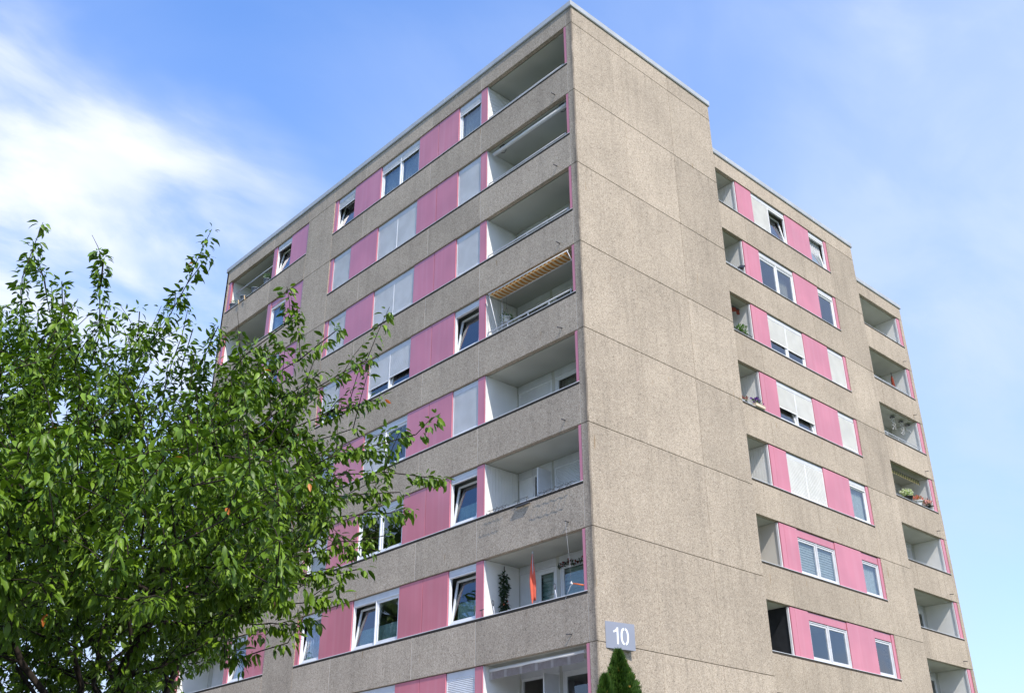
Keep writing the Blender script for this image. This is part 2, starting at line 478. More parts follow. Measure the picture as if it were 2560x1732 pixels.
# facades: a point (u along the wall, d inward depth, z) -> world
class Fac:
    def __init__(s, kind, off): s.kind = kind; s.off = off
    def pt(s, u, d, z): return (s.off+d, u, z) if s.kind == 'L' else (u, s.off+d, z)
    def flip(s): return s.kind == 'L'
    def box(s, name, mat, u0, u1, d0, d1, z0, z1, parent=None, ch=0.006):
        if s.kind == 'L': return cbox(name, mat, s.off+d0, s.off+d1, u0, u1, z0, z1, parent, ch)
        return cbox(name, mat, u0, u1, s.off+d0, s.off+d1, z0, z1, parent, ch)
    def build(s, mb, name, mats, parent=None):
        mb.map(s.pt, s.flip()); return mb.build(name, mats, parent)
FL = Fac('L', 0.0); FR = Fac('F', 0.0); F2 = Fac('F', 1.52); F3 = Fac('F', 2.86)
def J(k): return 25.8 - 2.75*k
SILL = 1.53        # opening height
BAND = 2.75 - SILL
NROW = 9
rnd = random.Random(11)
# ------------------------------------------------------------------ the setting
gm = MB(); S_ = 1200
gm.v = [(-S_, -S_, 0), (S_, -S_, 0), (S_, S_, 0), (-S_, S_, 0)]; gm.face((0, 1, 2, 3))
tag(gm.build('lawn', 'grass', None, (0, 0, 0)), kind='structure')
pm = MB(); pm.box(-21, -12.2, -60, 60, -0.1, 0.004, 0); tag(pm.build('road', 'asphalt'), kind='structure')
pm = MB(); pm.box(-12.2, -12.05, -60, 60, -0.1, 0.12, 0.02); tag(pm.build('kerb', 'paving'), kind='structure')
pm = MB(); pm.box(-12.05, -10.2, -60, 60, -0.1, 0.09, 0.0); tag(pm.build('pavement', 'paving'), kind='structure')

pm = MB(); pm.box(-10.2, -0.3, -14, 26, -0.1, 0.05, 0.0); tag(pm.build('bounce_paving', 'paving'), kind='structure')  # unseen pale paving, added to bounce light onto the left facade and soffits
# ------------------------------------------------------------------ the apartment building
B = empty('apartment_building', (0, 0, 0))
tag(B, 'tall beige aggregate-concrete apartment block with pink panels and recessed balconies', 'building')

FOOT = [(0.16, 0.16), (6.94, 0.16), (6.94, 1.68), (19.14, 1.68), (19.14, 3.02), (25.86, 3.02), (25.86, 13), (11, 13), (11, 21.84), (0.16, 21.84)]
for k in range(0, NROW+1):
    m = MB(); m.prism(FOOT, J(k)+0.004, J(k)+0.2)
    m.build('floor_slab', 'soffit', B)
m = MB(); m.prism(FOOT, 26.2, 26.42); m.build('roof_deck', 'roof', B)
m = MB(); m.prism(FOOT, 0.0, J(NROW)); m.build('plinth', 'concrete', B)
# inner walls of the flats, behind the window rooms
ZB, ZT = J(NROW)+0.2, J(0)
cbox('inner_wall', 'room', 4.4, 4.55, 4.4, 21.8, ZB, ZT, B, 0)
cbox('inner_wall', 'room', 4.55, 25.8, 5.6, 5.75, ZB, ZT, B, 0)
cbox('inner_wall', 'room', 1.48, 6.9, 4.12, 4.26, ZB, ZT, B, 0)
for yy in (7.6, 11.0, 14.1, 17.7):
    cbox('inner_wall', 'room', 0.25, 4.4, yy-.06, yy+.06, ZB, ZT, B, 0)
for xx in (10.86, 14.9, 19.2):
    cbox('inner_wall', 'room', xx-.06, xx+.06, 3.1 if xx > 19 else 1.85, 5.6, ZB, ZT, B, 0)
# rear and end walls (not seen from the street corner)
cbox('rear_wall', 'concrete', 0.0, 11.0, 21.86, 22.0, 0, 26.46, B)
cbox('rear_wall', 'concrete', 11.01, 11.15, 13.15, 22.0, 0, 26.46, B)
cbox('rear_wall', 'concrete', 11.01, 26.03, 13.01, 13.14, 0, 26.46, B)
cbox('end_wall', 'concrete', 25.88, 26.03, 3.12, 13.0, 0, 26.46, B)

G = 0.006   # half joint width
def panel(F, u0, u1, z0, z1, th=0.14, name='concrete_panel'):
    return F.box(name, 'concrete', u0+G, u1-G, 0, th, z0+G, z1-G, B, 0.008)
def sealv(F, u, z0, z1):
    if F is FL: F.box('joint_sealant', 'seal', u-G, u+G, 0.004, 0.10, z0, z1, B, 0)
    else: F.box('joint_sealant', 'seal2', u-G, u+G, 0.02, 0.10, z0, z1, B, 0)
# corner panels: L-shaped in plan, wrap round the edge
def corner_panel_mesh(h):
    m = MB()
    c = 0.02
    m.prism([(c, 0), (2.318, 0), (2.318, .14), (.14, .14), (.14, .244), (0, .244), (0, c)], 0, h)
    me = m.mesh('corner_panel', 'concrete')
    bm = bmesh.new(); bm.from_mesh(me)
    bmesh.ops.recalc_face_normals(bm, faces=bm.faces)
    bmesh.ops.bevel(bm, geom=[e for e in bm.edges if abs(e.verts[0].co.z-e.verts[1].co.z) < 1e-5], offset=0.008, segments=1, affect='EDGES')
    bm.to_mesh(me); bm.free()
    return me
cm = corner_panel_mesh(2.75-2*G); cmt = corner_panel_mesh(0.66-2*G)
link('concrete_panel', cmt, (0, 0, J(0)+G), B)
RU = [2.324, 4.774, 7.1]
FR.box('wall_core', 'gap', 0.17, 6.93, 0.15, 0.158, 3, 26.3, B, 0)
for k in range(0, NROW+1):
    z0, z1 = (J(0), 26.46) if k == 0 else (J(k), J(k-1))
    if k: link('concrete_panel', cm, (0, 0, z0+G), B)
    panel(FR, RU[0], RU[1], z0, z1)
    panel(FR, RU[1], RU[2], z0, z1)
    for u in RU[:2]: sealv(FR, u, z0+.01, z1-.01)
    # gable return beside the middle wing, end return of the middle wing
    cbox('concrete_panel', 'concrete', 6.955, 7.1-G, 0.152, 2.85, z0+G, z1-G, B)
    cbox('concrete_panel', 'concrete', 19.155, 19.3-G, 1.672, 4.2, z0+G, z1-G, B)
# ground-level base of every wing
def band_row(F, us, z0, z1):
    for a, b in zip(us, us[1:]): panel(F, a, b, z0, z1)
    for u in us[1:-1]: sealv(F, u, z0+.01, z1-.004)
LB1 = [0.25, 4.31, 7.02, 11.08, 13.2]
LB2 = [15.1, 17.86, 21.75]
FB2 = [7.1, 11.0, 15.03, 17.13]
FB3 = [19.3, 22.6, 25.77]
for k in range(0, NROW+1):
    zt = 26.46 if k == 0 else J(k)+BAND-0.078
    band_row(FL, LB1, J(k), zt); band_row(FL, LB2, J(k), zt)
    band_row(F2, FB2, J(k), zt); band_row(F3, FB3, J(k), zt)
    sealv(FL, 0.25, J(k)+.01, zt)
    if k == 0:
        panel(FL, 13.2, 15.1, J(0), 26.46); panel(FL, 21.75, 22.0, J(0), 26.46)
        panel(F2, 17.13, 19.3, J(0), 26.46); panel(F3, 25.77, 26.03, J(0), 26.46)
    else:
        panel(FL, 13.2, 15.1, J(k), J(k-1)); panel(FL, 21.75, 22.0, J(k), J(k-1))
        panel(F2, 17.13, 19.3, J(k), J(k-1)); panel(F3, 25.77, 26.03, J(k), J(k-1))
    if k:
        # metal sills capping each parapet
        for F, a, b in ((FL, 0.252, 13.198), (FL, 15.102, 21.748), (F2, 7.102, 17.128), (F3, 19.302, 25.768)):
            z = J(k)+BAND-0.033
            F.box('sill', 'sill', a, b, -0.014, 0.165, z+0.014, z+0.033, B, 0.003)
            F.box('sill_shadow_strip', 'gap', a, b, 0.004, 0.135, z-0.044, z+0.0135, B, 0.0)  # dark gap strip, stands in for the shadow line under the sill
# coping
def coping(F, u0, u1, skip0=False):
    n = max(1, round((u1-u0)/3.4)); st = (u1-u0)/n
    for i in range(n):
        m = MB(); a = u0+i*st+(0.0 if i == 0 else .003); b = u0+(i+1)*st-(0 if i == n-1 else .003)
        m.box(a, b, -0.05, 0.30, 26.478, 26.68, 0.008)
        m.box(a, b, -0.038, 0.28, 26.462, 26.4778, 0)
        F.build(m, 'coping', 'coping', B)
coping(FL, -0.05, 22.05)
coping(FR, 0.302, 7.15)
coping(F2, 7.152, 19.35)
coping(F3, 19.352, 26.08)
FLr = FL
# drain spouts
def spout(F, u, z):
    m = MB(); a = rnd.uniform(-.05, .05); m.tube([(u, .05, z), (u+a*.3, -.06, z-.004), (u+a, -.17, z-.02)], 0.016, 8)
    F.build(m, 'drain_spout', 'darkmetal', B)
for k in range(1, NROW):
    spout(FL, 0.81, J(k)+.27); spout(FL, 21.2, J(k)+.27); spout(F3, 25.22, J(k)+.26)

# ------------------------------------------------------------------ pink panels
def facade_panel(F, u0, u1, k, trim=None, d=.032):
    zt, zs = J(k-1), J(k)+BAND
    o = F.box('facade_panel', 'pink', u0+.004, u1-.004, d, 0.13, zs+.002, zt-.012, B, 0.004)
    if trim:
        for s in trim:
            a, b = (u0+.002, u0+.026) if s == 0 else (u1-.026, u1-.002)
            F.box('trim_strip', 'pinktrim', a, b, d-.006, d+.001, zs+.002, zt-.014, o, 0.002)
    return o
for k in range(1, NROW+1):
    facade_panel(FL, 0.256, 0.36, k, None, .006)
    facade_panel(FL, 4.04, 4.35, k, (0,))
    facade_panel(FL, 5.53, 6.650, k, (0,)); facade_panel(FL, 6.663, 7.765, k)
    facade_panel(FL, 10.10, 11.82, k, (0,))
    facade_panel(FL, 12.985, 13.198, k, (1,))
    facade_panel(FL, 15.102, 16.425, k); facade_panel(FL, 17.565, 17.85, k); facade_panel(FL, 21.5, 21.748, k, (1,))
    facade_panel(F2, 10.70, 10.98, k, (0,)); facade_panel(F2, 10.98, 11.735, k)
    facade_panel(F2, 14.055, 15.79, k); facade_panel(F2, 16.955, 17.128, k, (1,))
    facade_panel(F3, 25.52, 25.768, k, (1,))

# ------------------------------------------------------------------ windows
def ring(m, u0, u1, z0, z1, w, d0, d1, wb=None):
    wb = wb or w
    m.box(u0, u0+w, d0, d1, z0, z1, .004); m.box(u1-w, u1, d0, d1, z0, z1, .004)
    m.box(u0+w, u1-w, d0+.001, d1-.001, z1-w, z1, .004); m.box(u0+w, u1-w, d0+.001, d1-.001, z0, z0+wb, .004)
def shutter_mesh(u0, u1, zt, zb, d, pitch):
    m = MB(); n = max(1, int(round((zt-zb-.04)/pitch))); pitch = (zt-zb-.04)/n
    for i in range(n):
        z1 = zt-i*pitch; z0 = z1-pitch
        pr = [(d+.012, z1), (d-.001, z1-pitch*.16), (d-.006, z1-pitch*.45), (d-.003, z1-pitch*.72), (d+.022, z1-pitch*.80), (d+.022, z0+pitch*.02), (d+.012, z0)]
        for (da, za), (db, zb_) in zip(pr, pr[1:]):
            b = len(m.v); m.v += [(u0, da, za), (u1, da, za), (u1, db, zb_), (u0, db, zb_)]; m.face((b, b+3, b+2, b+1))
    m.box(u0, u1, d-.008, d+.008, zb, zb+.04, .003)
    return m
def curtain_mesh(u0, u1, z0, z1, d, seed, folds=9.0, scal=0.0):
    r = random.Random(seed); ph = r.uniform(0, 6); f = folds*(u1-u0)
    def fn(a, b):
        u = u0+(u1-u0)*a
        w = .022*math.sin(f*a*6.28+ph)+.012*math.sin(f*a*14.9+ph*2)
        z = z0+(z1-z0)*b
        if b == 0 and scal: z += scal*abs(math.sin(f*a*3.14))
        return (u, d+w*(1.25-b*.5), z)
    m = MB(); m.sm = True; m.grid(fn, int(max(24, 40*(u1-u0))), 5)
    return m
seedc = [0]
def window(F, u0, u1, k, sash, shut=(0,), cur=None, pinktop=False, pitch=.042, smat='shutter', frame='white', hb=None):
    """sash: string per leaf, f fixed / t tilted;  shut: how far each roller blind is down (1 per leaf, or one for all)"""
    zt, zs = J(k-1)-.014, J(k)+BAND+.002
    hb = hb or (.27 if pinktop else .17)
    m = MB()
    d0, d1 = .082, .15
    ring(m, u0, u1, zs, zt-hb, .048, d0, d1, .06)
    n = len(sash); w = (u1-u0)/n
    for i in range(1, n): m.box(u0+i*w-.03, u0+i*w+.03, d0-.001, d1+.001, zs+.06, zt-hb-.048, .004)
    W = F.build(m, 'window', frame, B)
    # shutter box
    m = MB(); m.box(u0, u1, .066 if not pinktop else .056, .22, zt-hb+.004, zt, .006)
    F.build(m, 'shutter_box', 'pink' if pinktop else 'greymetal', W)
    m = MB(); m.box(u0-.0, u1+.0, .058, .081, zs, zs+.022, .004); F.build(m, 'lower_rail', frame, W)
    # side guide rails
    for a in ([u0, u1-.03] + [u0+i*w-.016 for i in range(1, n)]):
        F.box('guide_rail', frame if not pinktop else 'greymetal', a, a+.03, .064, .083, zs+.023, zt-hb+.002, W, .003)
    # leaves
    zl, zh = zs+.062, zt-hb-.05
    for i in range(n):
        a, b = u0+i*w+(.05 if i == 0 else .032), u0+(i+1)*w-(.05 if i == n-1 else .032)
        t = sash[i] == 't'
        ang = R(9.5) if t else 0
        def mp(m_, an=ang):
            if an:
                ca, sa = math.cos(an), math.sin(an)
                m_.v = [(p[0], .10+(p[1]-.10)*ca+(p[2]-zl)*sa, zl+(p[2]-zl)*ca-(p[1]-.10)*sa) for p in m_.v]
            return m_
        m = MB(); ring(m, a, b, zl, zh, .062, .10, .158)
        s = F.build(mp(m), 'sash', frame, W)
        m = MB(); m.box(a+.06, b-.06, .124, .136, zl+.06, zh-.06, 0)
        F.build(mp(m), 'pane', 'glass', W)
        m = MB(); m.box(a+.012 if i else b-.05, a+.05 if i else b-.012, .158, .185, (zl+zh)/2-.06, (zl+zh)/2+.06, .006)
        F.build(mp(m), 'handle', frame, W)
    # blinds
    if len(shut) == 1:
        segs = [(u0+.028, u1-.028, shut[0])]
    else:
        segs = [(u0+i*w+(.028 if i == 0 else .012), u0+(i+1)*w-(.028 if i == n-1 else .012), shut[i]) for i in range(n)]
    for a, b, s in segs:
        if s > 0:
            H = zt-hb-zs-.03
            F.build(shutter_mesh(a, b, zt-hb+.03, zt-hb-H*s+.01, .074, pitch), 'roller_shutter', smat, W)
    if cur:
        seedc[0] += 1
        kind, mt = cur
        a, b = u0+.05, u1-.05
        H = zh-zl
        if kind == 'half': m = curtain_mesh(a, b, zl+.02, zl+H*.47, .36, seedc[0], 11, .03)
        elif kind == 'full': m = curtain_mesh(a, b, zl-.05, zh+.05, .24, seedc[0], 7)
        elif kind == 'left': m = curtain_mesh(a, a+(b-a)*.28, zl-.1, zh+.05, .38, seedc[0], 10)
        elif kind == 'right': m = curtain_mesh(b-(b-a)*.3, b, zl-.1, zh+.05, .38, seedc[0], 10)
        elif kind == 'blind': m = shutter_mesh(a, b, zh+.04, zl, .19, .09)
        F.build(m, 'curtain', mt, W)
    return W
A_, B_, C_, D_ = (4.355, 5.525), (7.77, 10.095), (11.825, 12.98), (16.43, 17.56)
LW = {
 1: dict(A=('f', (.20,), ('full', 'curtain')), B=('ff', (.19,), ('full', 'curtain')), C=('t', (.26,), None), D=('t', (.10,), ('left', 'curtain'))),
 2: dict(A=('f', (1,), None), B=('ff', (1,), None), C=('f', (1,), None), D=('f', (.10,), ('full', 'bluecurtain'))),
 3: dict(A=('f', (.97,), None), B=('ff', (1, .96), None), C=('f', (1,), None), D=('t', (.08,), ('left', 'curtain'))),
 4: dict(A=('t', (.04,), None), B=('ft', (.76, .70), None), C=('t', (.70,), None), D=('f', (.3,), None)),
 5: dict(A=('f', (1,), None), B=('ff', (1, .03), None), C=('f', (.2,), ('full', 'curtain')), D=('t', (.06,), ('left', 'curtain'))),
 6: dict(A=('t', (.05,), ('half', 'mint')), B=('ff', (.0,), None), C=('f', (.5,), ('full', 'curtain')), D=('f', (1,), None)),
 7: dict(A=('t', (.04,), ('half', 'mint')), B=('tf', (.03,), ('half', 'mint')), C=('t', (.04,), ('full', 'bluecurtain')), D=('t', (.08,), ('full', 'bluecurtain'))),
 8: dict(A=('f', (1,), None), B=('ff', (.9, .9), None), C=('f', (.6,), None), D=('f', (.4,), None)),
 9: dict(A=('f', (.4,), None), B=('ff', (.5, .2), None), C=('f', (.6,), None), D=('f', (.4,), None)),
}
for k, row in LW.items():
    for c, (u0, u1) in zip('ABCD', (A_, B_, C_, D_)):
        s, sh, cu = row[c]
        s, sh = s[::-1], sh[::-1]      # listed as seen, left to right
        window(FL, u0, u1, k, s, sh, cu, pinktop=(c == 'D' and k == 2), pitch=.036 if (c == 'C' or k == 5) else .047)
F2W = {
 1: (('ft', (1, .07), None), ('t', (.06,), ('full', 'curtain'))),
 2: (('ff', (.02, .02), ('right', 'browncurtain')), ('f', (.04,), None)),
 3: (('ff', (.70, .72), None), ('f', (1,), None)),
 4: (('tt', (.66, .70), None), ('f', (.96,), None)),
 5: (('ff', (1,), None), ('f', (.06,), ('full', 'curtain'))),
 6: (('ff', (0,), ('blind', 'curtain')), ('f', (0,), ('full', 'curtain'))),
 7: (('ff', (0,), None), ('f', (0,), None)),
 8: (('ff', (.3, .3), None), ('f', (.5,), None)),
 9: (('ff', (.3, .3), None), ('f', (.5,), None)),
}
for k, (b, c) in F2W.items():
    pt = k in (6, 7)
    window(F2, 11.74, 14.05, k, b[0], b[1], b[2], pinktop=pt, pitch=.05 if k == 5 else .034, smat='shutterwhite', frame='greymetal' if pt else 'white')
    window(F2, 15.795, 16.95, k, c[0], c[1], c[2], pinktop=pt, pitch=.034, smat='shutterwhite', frame='greymetal' if pt else 'white')

# ------------------------------------------------------------------ recessed balconies
DEP = 1.33
def floor_z(k): return J(k)+.2
def partition(F, u0, u1, k, mat='plaster', boards=None, side=0, d0=.14):
    """side wall of a loggia; boards 'v' or 'h' build the boarding on face u0 (side 0)"""
    z0, z1 = floor_z(k), J(k-1)+.003
    o = F.box('partition_wall', mat, u0+(.018 if boards else 0), u1, d0, DEP+.02, z0, z1, B, .004)
    if boards == 'v':
        n = 11; w = (DEP-d0)/n
        for i in range(n):
            F.box('board', mat, u0, u0+.017, d0+i*w+.003, d0+(i+1)*w-.003, z0, z1-.01, o, .004)
    elif boards == 'h':
        n = 17; h = (z1-.02-z0)/n
        for i in range(n):
            F.box('board', mat, u0, u0+.017, d0, DEP, z0+i*h+.004, z0+(i+1)*h-.004, o, .004)
    return o
def unit(F, u0, u1, k, kind, hb=.22, d=DEP):
    """one bay of a balcony's back wall: door or window with its shutter box"""
    z0, zt = floor_z(k), J(k-1)+.002
    m = MB()
    ring(m, u0, u1, z0, zt-hb, .06, d+.01, d+.08)
    o = F.build(m, 'balcony_door', 'white', B)
    m = MB(); m.box(u0, u1, d-.01, d+.12, zt-hb, zt, .005); F.build(m, 'shutter_box', 'greymetal', o)
    a, b = u0+.05, u1-.05
    if kind == 'shutter':
        F.build(shutter_mesh(a, b, zt-hb+.01, z0+.02, d+.02, .045), 'roller_shutter', 'shutter', o)
    elif kind == 'panel':
        m = MB(); m.box(a, b, d+.02, d+.06, z0+.05, zt-hb-.05, .004); F.build(m, 'door_panel', 'white', o)
    elif kind == 'open':
        m = MB(); m.box(a, a+.05, d-.5, d+.02, z0+.06, zt-hb-.06, .004); F.build(m, 'open_leaf', 'white', o)
    else:
        m = MB(); ring(m, a+.004, b-.004, z0+.055, zt-hb-.055, .08, d+.02, d+.07); F.build(m, 'sash', 'white', o)
        m = MB(); m.box(a+.08, b-.08, d+.04, d+.05, z0+.13, zt-hb-.13, 0); F.build(m, 'pane', 'glass', o)
        if kind == 'blind':
            F.build(shutter_mesh(a+.05, b-.05, zt-hb-.1, z0+.1, d+.13, .12), 'curtain', 'mint', o)
        elif kind == 'curtain':
            seedc[0] += 1; F.build(curtain_mesh(a, b, z0+.1, zt-hb-.05, d+.2, seedc[0], 6), 'curtain', 'browncurtain', o)
    return o
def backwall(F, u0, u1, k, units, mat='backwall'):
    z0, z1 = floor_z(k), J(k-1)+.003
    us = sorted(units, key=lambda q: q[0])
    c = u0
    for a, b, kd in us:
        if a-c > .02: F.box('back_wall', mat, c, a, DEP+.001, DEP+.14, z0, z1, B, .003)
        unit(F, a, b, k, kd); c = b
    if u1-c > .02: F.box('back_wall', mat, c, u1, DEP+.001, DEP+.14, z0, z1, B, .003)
LU = {1: [(.6, 2.46, 'glass'), (2.58, 4.0, 'shutter')], 2: [(.6, 2.46, 'shutter'), (2.58, 4.0, 'shutter')], 3: [(.6, 2.46, 'glass'), (2.58, 4.0, 'panel')],
      4: [(.6, 2.46, 'glass'), (2.58, 4.0, 'glass')], 5: [(.6, 2.46, 'curtain'), (2.58, 4.0, 'shutter')], 6: [(.6, 2.58, 'shutter'), (2.66, 3.43, 'open'), (3.44, 4.0, 'panel')],
      7: [(.6, 2.46, 'blind'), (2.58, 3.34, 'blind'), (3.35, 4.0, 'panel')], 8: [(.6, 2.46, 'glass'), (2.56, 3.98, 'open')], 9: [(.6, 2.46, 'glass'), (2.58, 4.0, 'glass')]}
for k in range(1, NROW+1):
    FL.box('partition_wall', 'plaster', .25, .36, .145, DEP, floor_z(k), J(k-1)+.003, B, .003)
    partition(FL, 4.042, 4.12, k, 'plaster', {1: 'h', 4: 'v', 6: 'v'}.get(k))
    backwall(FL, .36, 4.04, k, LU[k])
    # far balcony of the left wing
    partition(FL, 21.5, 21.74, k, 'plaster')
    FL.box('partition_wall', 'plaster', 17.72, 17.845, .145, DEP, floor_z(k), J(k-1)+.003, B, .003)
    backwall(FL, 17.85, 21.5, k, [(18.0, 19.6, 'glass' if k in (1, 4) else 'shutter'), (19.7, 21.2, 'panel' if k == 7 else 'glass')])
    # middle wing
    pb = {1: 'v', 4: 'v', 5: 'v'}.get(k)
    partition(F2, 10.69, 10.8, k, {6: 'beige', 7: 'blackpaint'}.get(k, 'plaster'), pb)
    backwall(F2, 7.11, 10.69, k, [(7.4, 9.0, 'glass'), (9.1, 10.5, 'open' if k == 2 else 'shutter')])
    # far wing
    partition(F3, 25.52, 25.8, k, 'plaster')
    backwall(F3, 19.31, 25.52, k, [(19.6, 22.4, 'shutter'), (22.5, 23.9, 'glass' if k % 2 == 0 else 'shutter'), (24.0, 25.3, 'glass' if k > 5 else 'shutter')])
    # white edge strips beside the pink posts
    FL.box('edge_strip', 'white', 4.028, 4.039, .05, .135, J(k)+BAND+.002, J(k-1)-.014, B, .002)
    F2.box('edge_strip', 'white', 10.655, 10.69, .06, .135, J(k)+BAND+.002, J(k-1)-.014, B, .002)
    F3.box('edge_strip', 'white', 25.485, 25.515, .06, .135, J(k)+BAND+.002, J(k-1)-.014, B, .002)

def railing(F, u0, u1, k, h=.17, mat='railmetal', posts=5, double=False, d=.09):
    z = J(k)+BAND
    m = MB()
    m.tube([(u0, d, z+h), (u1, d, z+h)], .017, 8)
    if double: m.tube([(u0, d, z+h*.5), (u1, d, z+h*.5)], .009, 6)
    for i in range(posts):
        u = u0+.02+(u1-u0-.04)*i/(posts-1)
        m.box(u-.013, u+.013, d-.006, d+.006, z-.001, z+h, .002)
    F.build(m, 'railing', mat, B)
railing(FL, .50, 4.0, 1, .15); railing(FL, .50, 4.0, 2, .17); railing(FL, .50, 4.0, 3, .17, 'railmetal'); railing(FL, .50, 4.0, 4, .19)
railing(FL, 17.9, 21.4, 1, .05, 'darkmetal', 4)
railing(F2, 7.3, 10.62, 1, .07); railing(F2, 7.3, 10.62, 2, .13); railing(F2, 7.3, 10.62, 3, .14, 'darkmetal'); railing(F2, 7.3, 10.62, 4, .10)
railing(F3, 19.5, 25.42, 1, .08, 'railmetal', 6); railing(F3, 19.5, 25.42, 2, .14, 'railmetal', 6); railing(F3, 19.5, 25.42, 3, .2, 'railmetal', 7); railing(F3, 19.5, 25.42, 4, .08, 'darkmetal', 7)
# a dark beam under the ceiling of the top far-left balcony
m = MB(); m.tube([(17.86, .3, J(1)+BAND+1.02), (21.45, .3, J(1)+BAND+1.02)], .028, 8); FL.build(m, 'clothes_bar', 'greymetal', B)
m = MB(); m.box(6.85, 7.15, .252, 1.468, 26.48, 26.68, .008); m.build('coping', 'coping', B)
m = MB(); m.box(19.05, 19.35, 1.822, 2.808, 26.48, 26.68, .008); m.build('coping', 'coping', B)

# ------------------------------------------------------------------ house-number sign (wedge box turned to the street corner)
sg = empty('house_number_sign', (0.7, -0.09, 6.43))
tag(sg, 'grey wedge-shaped house number sign reading 10 on the concrete gable', 'sign')
m = MB(); m.prism([(0.285, -0.012), (1.112, -0.19), (1.121, -0.003), (0.285, -0.003)], 6.43, 7.045)
m.build('sign_box', 'signface', sg)
ax = Vector((1.112-.285, -.178, 0)); FLn = ax.length; ax.normalize(); nx = Vector((ax.y, -ax.x, 0))
if nx.y > 0: nx = -nx
def sp(s, z, off): p = Vector((.285, -.012, 0))+ax*s+nx*off; return (p.x, p.y, z)
def extr(poly, name):
    mm = MB(); n_ = len(poly); b = 0
    for off in (0.0, 0.006):
        for s, z in poly: mm.v.append(sp(s, z, off))
    mm.face(range(n_)); mm.face([n_+i for i in range(n_)][::-1])
    for i in range(n_): mm.face((i, (i+1) % n_, n_+(i+1) % n_, n_+i))
    return mm
# digit 1
Z0_, Z1_ = 6.535, 6.925
e = extr([(.315, Z0_), (.362, Z0_), (.362, Z1_), (.325, Z1_), (.290, Z1_-.05), (.222, Z1_-.085), (.222, Z1_-.13), (.315, Z1_-.095)], 'one')
e.build('digit', 'signwhite', sg)
# digit 0, stencil with gaps at top and bottom
for half in (0, 1):
    outer, inner = [], []
    for i in range(17):
        a = math.pi/2 + (0.11 + (math.pi-.22)*i/16) * (1 if half == 0 else -1)
        cs = math.copysign(abs(math.cos(a))**.8, math.cos(a)); sn = math.copysign(abs(math.sin(a))**.9, math.sin(a))
        zc = (Z0_+Z1_)/2
        outer.append((.545+.118*cs, zc+.2*sn)); inner.append((.545+.068*cs, zc+.15*sn))
    mm = MB()
    n_ = 17
    for off in (0.0, .006):
        for s, z in outer: mm.v.append(sp(s, z, off))
        for s, z in inner: mm.v.append(sp(s, z, off))
    for i in range(n_-1):
        mm.face((2*n_+i, 2*n_+i+1, 3*n_+i+1, 3*n_+i)); mm.face((i, i+1, 2*n_+i+1, 2*n_+i)); mm.face((n_+i, n_+i+1, 3*n_+i+1, 3*n_+i))
    for i in (0, n_-1): mm.face((i, 2*n_+i, 3*n_+i, n_+i))
    mm.build('digit', 'signwhite', sg)

# ------------------------------------------------------------------ leaves for potted plants
def set_tone(me, n_per, count, seed=1):
    r = np.random.default_rng(seed)
    t = np.repeat(r.random(count), n_per).astype(np.float32)
    at = me.attributes.new('tone', 'FLOAT', 'POINT'); at.data.foreach_set('value', t)
def blade_clump(name, mat, c, rx, ry, rz, n, ln, wd, parent, seed, droop=.3, up=.4, origin=None):
    """many small pointed leaves or petals filling an ellipsoid"""
    r = np.random.default_rng(seed)
    V = []; Fc = []
    for i in range(n):
        p = r.normal(size=3); p /= np.linalg.norm(p); p *= r.random()**.45
        q = np.array(c)+p*np.array([rx, ry, rz])
        d = p*.8+r.normal(size=3)*.5+np.array([0, 0, up-droop*r.random()]); d /= np.linalg.norm(d)
        s = np.cross(d, r.normal(size=3)); s /= np.linalg.norm(s)+1e-9
        nn = np.cross(d, s)
        l = ln*r.uniform(.7, 1.25); w = wd*r.uniform(.7, 1.2)
        b = len(V)
        V += [q, q+d*l*.45+s*w*.5+nn*w*.12, q+d*l+nn*l*.12-np.array([0, 0, droop*l*.4]), q+d*l*.45-s*w*.5+nn*w*.12]
        Fc += [(b, b+1, b+2), (b, b+2, b+3)]
    V = np.array(V); o = np.array(origin if origin is not None else c)
    me = bpy.data.meshes.new(name); me.from_pydata((V-o).tolist(), [], Fc); me.materials.append(M[mat]); me.update()
    set_tone(me, 4, n, seed)
    ob = link(name, me, o, parent); ob['kind'] = 'stuff'
    return ob
def pot_mesh(c, r0, r1, h, n=18):
    m = MB(); m.lathe([(r0, 0), (r0*.99+.002, .008), (r1*.97, h*.85), (r1*1.06, h*.86), (r1*1.06, h), (r1*.93, h), (r1*.9, h*.9)], c, n); return m
def pot_plant(F, u, d, z, r, h, potmat, label, group=None, cat='potted plant', leaf=('plantleaf', 90, .07, .03), flower=None, size=(.16, .16, .14), seed=1, name='potted_plant'):
    c = F.pt(u, d, z)
    e_ = empty(name, c); tag(e_, label, cat, group)
    pot_mesh(c, r*.72, r, h).build('pot', potmat, e_, c)
    m = MB(); m.lathe([(r*.9, h*.86), (r*.9, h*.92)], c, 14); m.build('soil', 'soil', e_, c)
    cc = (c[0], c[1], c[2]+h+size[2]*.7)
    sx, sy = (size[1], size[0]) if F.kind == 'L' else (size[0], size[1])
    if leaf: blade_clump('leaves', leaf[0], cc, sx, sy, size[2], leaf[1], leaf[2], leaf[3], e_, seed)
    if flower: blade_clump('flowers', flower[0], (cc[0], cc[1], cc[2]+size[2]*.35), sx*1.02, sy*1.02, size[2]*.8, flower[1], flower[2], flower[2]*.9, e_, seed+50, .1, .6)
    return e_
top = lambda k: J(k)+BAND+.002
